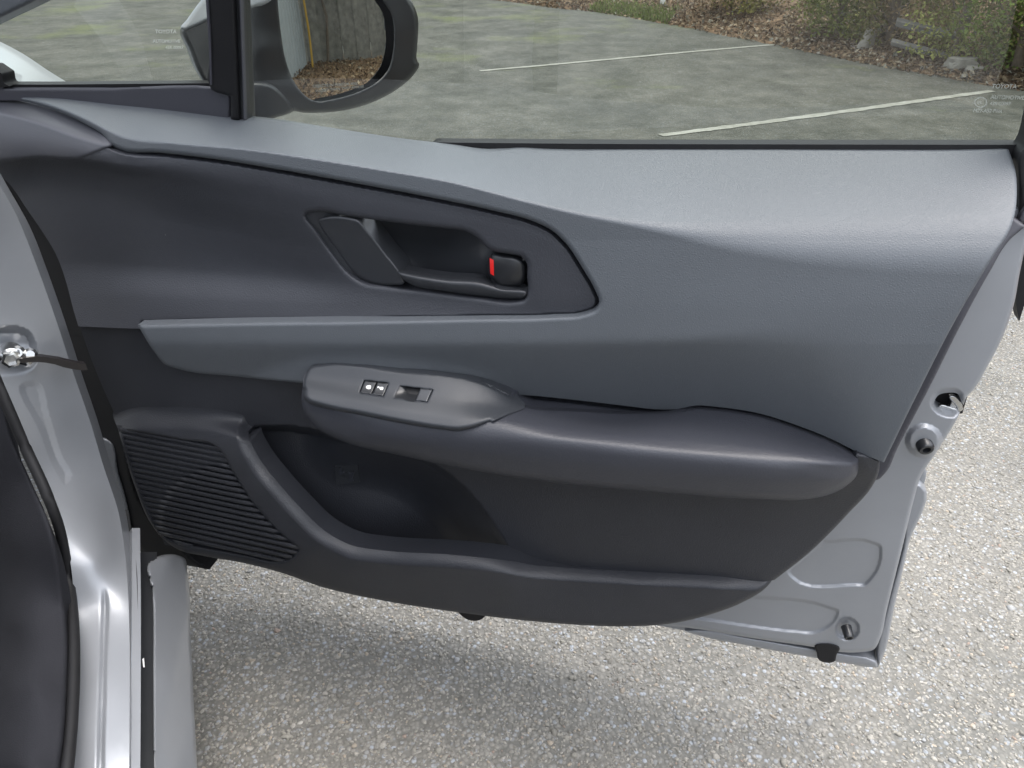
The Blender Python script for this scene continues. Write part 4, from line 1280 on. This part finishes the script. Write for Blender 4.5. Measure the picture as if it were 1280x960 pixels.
arm = patch('armrest', arm_out, lambda x, y: arm_tps(x, y), M['arm'], door, step=1.9, skirt=.05, n=5, rolls=((arm_bot, 9, .012), ([(650, 493), (720, 500), (780, 507), (828, 512), (848, 511), (868, 507), (900, 509), (950, 517), (1000, 533), (1040, 549), (1072, 567)], 5, .008, 1.0)))
# switch panel on the armrest's front end
sp_out = [(379, 487), (382, 468), (388, 459), (400, 456), (440, 458), (500, 464), (560, 471), (600, 477), (622, 485), (640, 496), (655, 511, 1), (640, 516), (612, 528), (590, 536), (572, 539), (550, 537), (500, 529), (450, 519), (400, 509), (385, 504), (379, 496)]
def sp_tps(x, y):
    return arm_tps(x, y) + .0020 + .0065 * s01((652 - x) / 90)
sw_hole = [(500, 482, 1), (541.5, 487, 1), (534, 503, 1), (492, 497.5, 1)]
lk_hole = [(455, 475, 1), (486.5, 478.5, 1), (479.5, 496, 1), (448.5, 491.5, 1)]
sp = patch('switch_panel', sp_out, lambda x, y: sp_tps(x, y), M['switchpanel'], arm, holes=[sw_hole, lk_hole], step=1.8, skirt=.010, n=5,
           rolls=(([(379, 487), (379, 496), (385, 504), (400, 509), (450, 519), (500, 529), (550, 537), (572, 539), (590, 536), (612, 528)], 7, .010), ([(379, 487), (382, 468), (388, 459), (400, 456), (500, 464), (600, 477), (640, 496)], 4, .004), ('0', 1.6, .001), ('1', 1.6, .001)))
sp_floor = patch('switch_well', [(444, 470, 1), (548, 482, 1), (540, 508, 1), (440, 496, 1)], lambda x, y: sp_tps(x, y) - .006, M['black'], arm, step=3, skirt=0)
spf = lambda dz: (lambda x, y: sp_tps(x, y) + dz)
patch('lock_button', [(456, 476.3, 1), (470.4, 478, 1), (464, 492.8, 1), (450, 491, 1)], spf(.0), M['gloss'], arm, step=1.2, skirt=.006, rolls=((None, 1.2, .001),), n=2)
patch('lock_button', [(472, 478.2, 1), (485.6, 479.6, 1), (479, 495, 1), (465.6, 493.2, 1)], spf(.0), M['gloss'], arm, step=1.2, skirt=.006, rolls=((None, 1.2, .001),), n=2)
patch('lock_symbol', [(457.5, 484), (459, 482), (463.5, 482), (463, 486), (459, 486)], spf(.0006), M['white'], arm, step=.8, skirt=0, n=3)
patch('lock_symbol', [(472, 483.2), (475, 483.8), (479, 484), (478.6, 487.2), (475.2, 486.8), (474.2, 485), (471.8, 484.6)], spf(.0006), M['white'], arm, step=.8, skirt=0, n=3)
sw_t = TPS([(500, 482, -.002), (492, 497, -.001), (508, 484, -.006), (503, 494, -.003), (516, 488, -.010), (522, 485, -.010), (516, 498, -.001), (524, 490, -.008)], 1e-4)
patch('window_switch_dish', [(499, 481), (524.5, 484.5, 1), (518, 501.5, 1), (491, 497.5)], lambda x, y: sp_tps(x, y) + sw_t(x, y), M['gloss'], arm, step=1.2, skirt=.004)
patch('window_switch', [(525.6, 485.4, 1), (540.6, 487.2, 1), (533.6, 502.4, 1), (519, 500.6, 1)], lambda x, y: sp_tps(x, y) + .0005 + .0001 * (x - 530), M['handle'], arm, step=1.2, skirt=.006, rolls=((None, 1.4, .0015),), n=2)

# --- window: belt seal, glass, quarter light, divider bar, corner trim
GLW = -.090
belt = [(540, 178, 1), (700, 179.5), (1000, 180.5), (1300, 181, 1), (1300, 200, 1), (1262, 200), (1000, 200), (640, 200), (560, 196, 1)]
patch('belt_seal', belt, const(-.078), M['black'], door, step=4, skirt=.02)
glz = [(296, -222, 1), (1338, -222, 1), (1300, 196, 1), (300, 196, 1)]
_y, _t = math.radians(-4), math.radians(13)
GN = (DN * math.cos(_y) + DT * math.sin(_y)) * math.cos(_t) + UP * math.sin(_t)      # pane leans in towards its top
GP = door_pt(640., 182., GLW)
def glass_w(x, y):
    d = rays(x, y)
    s = ((GP - CAM) @ GN) / (d @ GN)
    return DIST - (d * np.asarray(s)[..., None]) @ DN
def gw(off):
    return lambda x, y: glass_w(x, y) + off
wg = patch('window_glass', glz, glass_w, M['glass'], door, step=20, skirt=0, n=1)
ribbon('glass_edge', [(545, 178.2), (900, 178.9), (1300, 179.2)], [(545, 179.8), (900, 180.5), (1300, 180.8)], gw(.003), mat('pale_green_edge', (.45, .52, .42), .4, var=.05), door, .003)
qg = [(-60, 50, 1), (46, 2, 1), (256, -190, 1), (266, 110, 1), (-60, 112, 1)]
patch('quarter_glass', qg, glass_w, M['glass'], door, step=20, skirt=0, n=1)
bar = [(256, -218, 1), (259, 0), (263, 60), (264, 112), (288, 120, 1), (289, 150, 1), (299, 150, 1), (297, 100), (293, 0), (291, -218, 1)]
patch('divider_bar', bar, gw(.018), M['black'], door, step=3, skirt=.025, n=3, rolls=((None, 4, .004),))
patch('run_channel', [(292, -218, 1), (294, 0), (298, 100), (300, 150, 1), (309, 151, 1), (306, 100), (301, 0), (298, -218, 1)], gw(.012), M['gloss'], door, step=2.5, skirt=.02, n=3, rolls=((None, 3, .003),))
ribbon('channel_strip', [(297.4, -218), (299.4, 0), (303, 100), (304.6, 150)], [(298.6, -218), (300.6, 0), (304.2, 100), (305.8, 150)], gw(.0150), M['frame'], door)
ribbon('bar_edge_strip', [(254, -218), (257.2, 0), (261, 60), (262.4, 106)], [(257, -218), (259.8, 0), (263.2, 60), (264.6, 106)], gw(.0195), M['frame'], door)
cor = [(-60, 108, 1), (6, 109), (140, 109), (280, 109), (286, 110), (287.5, 114), (288.5, 152, 1), (200, 150), (100, 130), (-60, 125, 1)]
patch('corner_trim', cor, gw(.010), M['frame'], door, step=3, skirt=.02, n=4, rolls=(([(6, 109), (140, 109), (280, 109), (286, 110), (287.5, 114), (288.5, 152)], 4, .006),))
patch('corner_gasket', [(-60, 104, 1), (4, 105.5), (140, 105), (264, 104, 1), (264, 112, 1), (-60, 112, 1)], gw(.005), M['black'], door, step=2.5, skirt=.02, n=3)
# front upright of the window frame (A-pillar side)
patch('frame_upright', [(-80, 20, 1), (30, -40), (200, -200), (244, -256, 1), (300, -250, 1), (262, -196), (150, -92), (62, -10), (46, 0), (20, 13), (0, 22.5), (-80, 62, 1)], gw(.030), M['pad'], door, step=4, skirt=.03, n=3, rolls=((None, 5, .006),))
patch('upright_gasket', [(70, -12, 1), (48, 1.5), (20, 15.5), (0, 25), (-80, 66, 1), (-80, 55, 1), (60, -20, 1)], gw(.015), M['black'], door, step=3, skirt=.02, n=3)
patch('gasket_front', [(-60, 80, 1), (2, 92), (5, 104), (12, 108, 1), (-60, 116, 1)], gw(.012), M['black'], door, step=2.5, skirt=.02, n=3)
# rear upright of the window frame, at the right edge of the view
patch('rear_upright', [(1281, 183), (1274, 192), (1272, 215), (1273, 245), (1271, 270), (1268, 280), (1276, 284), (1300, 284, 1), (1312, 180), (1330, 0), (1350, -230, 1), (1316, -230, 1), (1300, 40), (1291, 150)], const(-.052), M['black'], door, step=3, skirt=.03, n=4, rolls=((None, 5, .008),))
patch('rear_upright_trim', [(1292, 244), (1282, 254), (1274, 268), (1272, 277), (1278, 280), (1296, 281), (1304, 270), (1304, 250)], const(-.046), M['frame'], door, step=2.5, skirt=.02, n=4, rolls=((None, 4, .006),))
patch('rear_seal', [(1276, 284, 1), (1300, 284, 1), (1291, 345), (1274, 402, 1), (1270, 378), (1275, 330)], const(-.085), M['black'], door, step=2.5, skirt=.02, n=3)
patch('frame_header', [(236, -214, 1), (1352, -214, 1), (1356, -256, 1), (256, -256, 1)], gw(.012), M['black'], door, step=8, skirt=.03, n=2, rolls=((None, 10, .01),))

# --- etched glass markings
def etch(text, px, py, size_px, shear=0.0, flip=False, m=None, rise=0.0, point=None, parent=None):
    cu = bpy.data.curves.new('glass_marking', 'FONT')
    cu.body = text
    cu.size = 1
    ob = bpy.data.objects.new('tmp_text', cu); COL.objects.link(ob)
    bpy.context.view_layer.update()
    dg = bpy.context.evaluated_depsgraph_get()
    me = bpy.data.meshes.new_from_object(ob.evaluated_get(dg))
    bpy.data.objects.remove(ob)
    co = np.array([v.co[:] for v in me.vertices])
    fc = [tuple(p.vertices) for p in me.polygons]
    if flip: co[:, 0] = co[:, 0].max() - co[:, 0]
    X = px + (co[:, 0] + shear * co[:, 1]) * size_px
    Y = py - co[:, 1] * size_px + rise * co[:, 0] * size_px
    return mesh_obj('glass_marking', point(X, Y) if point else door_pt(X, Y, glass_w(X, Y) + .0012), fc, m or M['etch'], parent or door, False)
M['etch'] = mat('frosted_etching', (.62, .64, .58), .8, var=.1, var_scale=200)
etch('TOYOTA', 1239, 110.2, 7.6, .3, rise=.02)
etch('AUTOMOTIVE', 1238, 123.4, 6.6, .3, rise=.03)
etch('43R-00097', 1237, 131.3, 5.8, .3, rise=.02)
etch('M27-AS2 Pilot', 1216, 140.2, 6.2, .3, rise=.02)
etch('E4', 1221.5, 130.2, 5.6, .1)
ring = [(1226 + 8 * math.cos(a), 128 + 6.6 * math.sin(a)) for a in np.linspace(0, 2 * math.pi, 24, endpoint=False)]
ring2 = [(1226 + 7 * math.cos(a), 128 + 5.7 * math.sin(a)) for a in np.linspace(0, 2 * math.pi, 24, endpoint=False)]
V = np.concatenate([door_pt(np.array(r_)[:, 0], np.array(r_)[:, 1], glass_w(np.array(r_)[:, 0], np.array(r_)[:, 1]) + .0012) for r_ in (ring, ring2)])
mesh_obj('glass_marking', V, [(k, (k + 1) % 24, 24 + (k + 1) % 24, 24 + k) for k in range(24)], M['etch'], door, False)
etch('TOYOTA', 194, 41.6, 6.4)
etch('AUTOMOTIVE', 191, 53.2, 5.4)
etch('43R-00097', 207, 61, 5.0)

# --- wing mirror
MW = -.16
mirror = empty('side_mirror', door_pt(400., 60., -.20), parent=door)
mg_out = [(345, -40), (347, 0), (351, 40), (357, 75), (365, 97), (376, 114), (388, 124), (398, 127), (412, 125), (450, 114), (472, 102), (485, 87), (491, 65), (492, 35), (489, 18), (482, 6), (470, -8), (440, -32), (400, -46), (360, -48)]
mh = [(227, 36), (236, 24), (255, 0), (285, -30), (340, -66), (420, -74), (480, -50), (508, -8), (517, 6), (521, 16), (521.5, 60), (521, 74), (524, 81), (519, 91), (500, 109), (470, 126), (430, 138), (400, 141), (380, 141), (366, 139), (345, 146), (325, 151), (300, 149), (275, 130), (256, 105), (246, 88), (236, 62)]
MC = door_pt(420., 40., -.245)
MIR_AZ, MIR_TILT, MIR_R = math.radians(130), math.radians(2.0), 1.9
MN = np.array([math.sin(MIR_AZ) * math.cos(MIR_TILT), math.cos(MIR_AZ) * math.cos(MIR_TILT), math.sin(MIR_TILT)])
def mplane_w(x, y):
    """depth behind the door plane of the mirror's plane at a pixel"""
    d = rays(x, y)
    s = ((MC - CAM) @ MN) / (d @ MN)
    return DIST - (d * np.asarray(s)[..., None]) @ DN
def mp(x, y, dw=.0):
    return (x, y, float(mplane_w(float(x), float(y))) + dw)
mh_tps = TPS([mp(227, 36, -.03), mp(250, 90, -.02), mp(255, 0, -.02), mp(290, 20, .0), mp(290, 80, .0), mp(290, 140, .0), mp(330, 0, .012), mp(330, 60, .014), mp(340, 110, .014), mp(330, 145, .008)] +
             [mp(x, y, .008) for x, y in ((352, 40), (360, 90), (385, 130), (405, 134), (450, 124), (495, 98), (508, 40), (500, 0), (440, -56), (370, -60))] +
             [mp(x, y, .001) for x, y in ((521, 60), (518, 90), (470, 128), (400, 141))], 1e-4)
hs_ = patch('housing', mh, lambda x, y: mh_tps(x, y), M['mirrorhousing'], mirror, holes=[mg_out], step=2.4, skirt=.0, rolls=((None, 6, .010), ('0', 3, .003)))
# rear shell closing the housing
hp_ = smooth_poly(mh, True, 3); cen = np.array([400., 40.])
V, F = [], []
levels = [(.99, 0.0), (.97, .012), (.93, .028), (.82, .042), (.6, .052), (.25, .057)]
n_ = len(hp_)
R0 = door_pt(hp_[:, 0], hp_[:, 1], mh_tps(hp_[:, 0], hp_[:, 1]) - .011)
RC = R0.mean(0)
for (sc_, dw) in levels:
    V += list(RC + (R0 - RC) * sc_ - MN * dw)
for i in range(len(levels) - 1):
    for k in range(n_):
        F.append((i * n_ + k, i * n_ + (k + 1) % n_, (i + 1) * n_ + (k + 1) % n_, (i + 1) * n_ + k))
F.append(tuple((len(levels) - 1) * n_ + k for k in range(n_)))
mesh_obj('shell', V, F, M['mirrorhousing'], mirror, True, 50)
# reflecting glass: slightly convex, turned towards the rear
mg_big = [((x - 420) * 1.03 + 420, (y - 40) * 1.03 + 40) for x, y in mg_out]
def mirror_inv(x, y):
    d = rays(x, y)
    s = ((MC - CAM) @ MN) / (d @ MN)
    P = CAM + d * s[..., None] - MC
    r2 = (P ** 2).sum(-1)
    s = s + r2 / (2 * MIR_R) / np.abs(d @ MN)
    return 1 / s
patch('mirror_glass', mg_big, mirror_inv, M['mirror'], mirror, step=3, mode='inv', skirt=0, n=4)
cap = [(226, 36), (234, 24), (250, 2), (262, -12), (350, -30), (344, -4), (334, 5), (318, 10), (300, 14), (275, 21), (262, 26), (240, 36), (231, 39)]
patch('mirror_cap', cap, lambda x, y: mh_tps(x, y) + .004, M['silver'], mirror, step=2.2, skirt=.01, rolls=((None, 5, .006),))
base = [(300, 108), (340, 106), (352, 116), (366, 138), (345, 147), (325, 152), (300, 150)]
patch('mirror_foot', base, lambda x, y: mh_tps(x, y) + .008, M['mirrorhousing'], mirror, step=2.4, skirt=.03, rolls=((None, 5, .008),))

M['etch_dim'] = mat('dim_mirror_lettering', (.20, .20, .19), .8, var=.1, var_scale=200)
mpt = lambda X, Y: CAM + rays(X, Y) / (mirror_inv(X, Y) * 1.0012)[:, None]
etch('OBJECTS IN MIRROR ARE', 391, 109.5, 5.0, 0, rise=-.06, m=M['etch_dim'], point=mpt, parent=mirror)
etch('CLOSER THAN THEY APPEAR', 395, 115.5, 4.6, 0, rise=-.10, m=M['etch_dim'], point=mpt, parent=mirror)
# ------------------------------------------------------------------ the rest of the car round the viewer (out of the frame, but lit, shading and mirrored)
def cpt(a, b, z): return CA * a + CB * b + UP * z
def loft(name, secs, material, parent, closed=False, sharp=40):
    V = np.concatenate([np.array(s_) for s_ in secs]); k = len(secs[0]); F = []
    for i in range(len(secs) - 1):
        for j in range(k if closed else k - 1):
            j2 = (j + 1) % k
            F.append((i * k + j, i * k + j2, (i + 1) * k + j2, (i + 1) * k + j))
    return mesh_obj(name, V, F, material, parent, True, sharp)
# roof
secs = []
for a, zt in ((.42, 1.33), (.25, 1.385), (-.3, 1.43), (-1.0, 1.42), (-1.7, 1.36), (-2.4, 1.22)):
    secs.append([cpt(a, b, zt - .11 * abs((b + .99) / .62) ** 3) for b in np.linspace(-1.62, -.36, 13)])
roof = loft('roof', secs, M['silver'], car)
secs2 = [[p_ - UP * .035 for p_ in s_] for s_ in secs]
loft('headliner', secs2, M['frame'], roof)
# pillar behind the front door, lit jamb with pressed edges
prof = [(.21, -.30), (.23, -.17), (.245, -.145), (.28, -.140), (.345, -.150), (.36, -.165), (.372, -.20), (.375, -.30)]
secs = []
for z, sh, db in ((.34, .10, .0), (.40, .045, .0), (.48, .0, .0), (.7, -.01, -.005), (.95, -.02, -.02), (1.15, -.05, -.09), (1.33, -.09, -.22)):
    secs.append([cpt(a_ + sh * (a_ > .3) - .28 * max(0, z - .55), b_ + db, z) for a_, b_ in prof])
bp_ = loft('rear_pillar', secs, M['silver'], car)
secs = [[cpt(a_ + k_ - .28 * max(0, z - .55), b_ + db, z) for k_, b_ in ((-.004, -.26), (.035, -.20), (.045, -.23), (.02, -.32))] for z, a_, db in ((.42, .38, 0), (.7, .37, -.005), (.95, .36, -.02), (1.15, .33, -.09), (1.33, .29, -.22))]
loft('pillar_seal', secs, M['black'], bp_)
# rear door and rear side
secs = []
for a, w_ in ((.20, 0), (-.4, .015), (-1.0, .02), (-1.6, .03), (-2.4, -.04), (-2.9, -.2)):
    secs.append([cpt(a, -.16 + w_ * .3, .24), cpt(a, -.115 + w_, .36), cpt(a, -.10 + w_, .6), cpt(a, -.10 + w_, .8), cpt(a, -.13 + w_, .95), cpt(a, -.24 + w_ * .5, 1.15), cpt(a, -.385, 1.34)])
loft('rear_side', secs, M['silver'], car)
# far side of the body
secs = []
for a in (1.1, .2, -1.0, -2.4, -2.9):
    secs.append([cpt(a, -1.80, .26), cpt(a, -1.86, .6), cpt(a, -1.83, .95)])
loft('far_side', secs, M['frame'], car)
# floor, seat
box('floor', cpt(-.6, -1.0, .27), CA * 1.6, CB * .78, UP * .015, M['carpet'], car)
seat = empty('front_seat', cpt(-.15, -.62, .3), parent=car)
def cushion(name, secs):
    return loft(name, secs, M['seatcloth'], seat, True, 60)
M['seatcloth'] = mat('seat_cloth', (.025, .026, .03), .85, grain=.8, grain_scale=500, grain_kind='noise', var=.15, var_scale=40)
def ringsec(c, u, v, hu, hv, k=14):
    return [c + u * hu * np.sign(math.cos(t)) * abs(math.cos(t)) ** .6 + v * hv * np.sign(math.sin(t)) * abs(math.sin(t)) ** .6 for t in np.linspace(0, 2 * math.pi, k, endpoint=False)]
cushion('seat_cushion', [ringsec(cpt(a, -.62, z), CB, UP, hw, hh) for a, z, hw, hh in ((.42, .46, .10, .03), (.40, .46, .22, .06), (.3, .47, .26, .08), (.0, .45, .26, .09), (-.2, .43, .25, .09), (-.22, .43, .1, .04))])
cushion('seat_back', [ringsec(cpt(a, -.62, z), CB, CA, hw, hh) for a, z, hw, hh in ((-.13, .44, .12, .05), (-.14, .48, .25, .08), (-.2, .7, .26, .08), (-.28, .95, .24, .07), (-.33, 1.08, .16, .06), (-.34, 1.11, .06, .03))])
cushion('headrest', [ringsec(cpt(a, -.62, z), CB, CA, hw, hh) for a, z, hw, hh in ((-.33, 1.13, .06, .03), (-.335, 1.15, .12, .05), (-.35, 1.23, .13, .055), (-.36, 1.30, .10, .04), (-.36, 1.31, .04, .02))])
# dashboard end and windscreen base
secs = [[cpt(1.02, b, .62), cpt(.86, b, .66), cpt(.80, b, .78), cpt(.92, b, .92), cpt(1.30, b, .98)] for b in (-.60, -1.0, -1.7)]
loft('dashboard', secs, M['dark'], car)
# front wheel and bonnet beyond the hinge pillar
secs = [[cpt(1.25, b, z) for b, z in ((-.06, .45), (-.05, .7), (-.10, .86), (-.25, .93), (-.9, .99), (-1.7, .92))]]
for a, dz in ((1.7, -.03), (2.2, -.12), (2.5, -.25)):
    secs.append([cpt(a, b - .06 * (a - 1.25), z + dz * (z > .5)) for b, z in ((-.06, .45), (-.05, .7), (-.10, .86), (-.25, .93), (-.9, .99), (-1.7, .92))])
loft('bonnet', secs, M['silver'], car)

# ------------------------------------------------------------------ yard behind and to the right of the viewer (seen in the wing mirror)
def yard(az, dist, z=0.0):
    t = math.radians(az - 34)
    return np.array([-.22 + dist * math.sin(t), 1.05 + dist * math.cos(t), z])
M['plank'] = mat('weathered_fence_wood', (.20, .185, .16), .85, grain=1, grain_scale=45, grain_kind='noise', var=.35, var_scale=9)
f0, f1 = yard(137, 7.3), yard(100, 7.6)
fd = f1 - f0; FL = np.linalg.norm(fd); fd /= FL; fn = np.array([fd[1], -fd[0], 0.0])
fence = empty('plank_fence', (f0 + f1) / 2, 'tall weathered grey plank fence behind the lot, seen in the wing mirror', 'fence')
npl = int(FL / .155)
for k in range(npl):
    c = f0 + fd * (k + .5) * FL / npl
    hh = 1.15 + random.uniform(-.04, .04)
    box('plank', c + UP * hh + fn * ((k % 2) * .024 + random.uniform(-.004, .004)), fd * (.0835 + random.uniform(-.002, .003)), fn * .011, UP * hh + fd * random.uniform(-.02, .02), M['plank'], fence, .004)
for z in (.35, 1.1, 1.95):
    box('rail', (f0 + f1) / 2 + UP * z + fn * .05, fd * FL / 2, fn * .022, UP * .045, M['plank'], fence, .004)
# white corrugated sheet
M['sheet'] = mat('white_sheet_metal', (.36, .38, .39), .5, var=.08, var_scale=4)
s0, s1 = yard(146, 3.4), yard(131.2, 6.9)
sv = s1 - s0; SL = np.linalg.norm(sv); sv /= SL; sn = np.array([sv[1], -sv[0], 0])
V, F = [], []
nn_ = 160
for i in range(nn_ + 1):
    t = i / nn_ * SL
    ph = (t / .19) % 1
    off = .035 * (1 if ph < .38 else max(0, 1 - (ph - .38) / .12) if ph < .5 else 0 if ph < .88 else (ph - .88) / .12)
    p_ = s0 + sv * t + sn * off
    V += [p_ + UP * .03, p_ + UP * 2.3, p_ - sn * .004 + UP * .03, p_ - sn * .004 + UP * 2.3]
    if i:
        a, b = 4 * i - 4, 4 * i
        F += [(a, b, b + 1, a + 1), (a + 2, a + 3, b + 3, b + 2), (a + 1, b + 1, b + 3, a + 3)]
o = mesh_obj('corrugated_sheet', V, F, M['sheet'], None, False)
o.location = (0, 0, 0)
tag(o, 'white corrugated metal sheet wall beside the plank fence, seen in the wing mirror', 'wall')
o = tube('conduit', [yard(130.2, 6.7, -.05), yard(130.1, 6.7, .6), yard(130.2, 6.7, 1.5), yard(130.2, 6.7, 2.0)], .022, mat('yellow_plastic', (.55, .33, .05), .5, var=.1), None)
tag(o, 'thin yellow upright pipe standing before the plank fence in the mirror', 'pipe')
# soil with debris in front of the fence
Vs, Fs = [], []
azs = np.linspace(100, 146, 30); ds = np.linspace(2.6, 8.2, 18)
for i, a_ in enumerate(azs):
    for j, d_ in enumerate(ds):
        Vs.append(yard(a_, d_ + (.25 * math.sin(i * 1.7) if j == 0 else 0), -.01 if j == 0 else .03 + .05 * random.random()))
        if i and j:
            q = i * len(ds) + j
            Fs.append((q - len(ds) - 1, q - 1, q, q - len(ds)))
o = mesh_obj('yard_soil', Vs, Fs, M['bank'], None)
tag(o, kind='structure')
nl = 7000
aa = rng.uniform(101, 145, nl); dd_ = rng.uniform(2.9, 8.0, nl)
PL = np.array([yard(a_, d_, .06 + .04 * rng.random()) for a_, d_ in zip(aa, dd_)])
lc = lp[rng.choice(6, nl, p=[.3, .22, .2, .09, .14, .05])] * rng.uniform(.6, 1.1, (nl, 1))
o = leaves_mesh('yard_litter', PL, rng.uniform(.012, .05, nl), lc, M['leaf'])
tag(o, 'dead leaves and chips on the soil by the plank fence', 'leaves', kind='stuff')
# climbing shrub hanging over the fence
sb = yard(127.5, 6.9, 0)
sroot = empty('climbing_shrub', sb, 'green climbing shrub hanging over the top of the plank fence', 'shrub')
tube('stem', [sb - UP * .05, sb + UP * .8 + fd * .1, sb + UP * 1.6 - fd * .05, sb + UP * 2.2], [.03, .025, .02, .01], M['bark'], sroot)
nlf = 5000
kc = rng.standard_normal((60, 3)) * np.array([.45, .25, .28])
P = sb + UP * 2.0 + kc[rng.integers(0, 60, nlf)] + rng.standard_normal((nlf, 3)) * .09
cgs = np.array([.045, .075, .03]) * rng.uniform(.6, 1.6, (nlf, 1))
o = leaves_mesh('foliage', P - sb, rng.uniform(.02, .045, nlf), cgs, M['hedge'], up_bias=.5)
o.parent = sroot
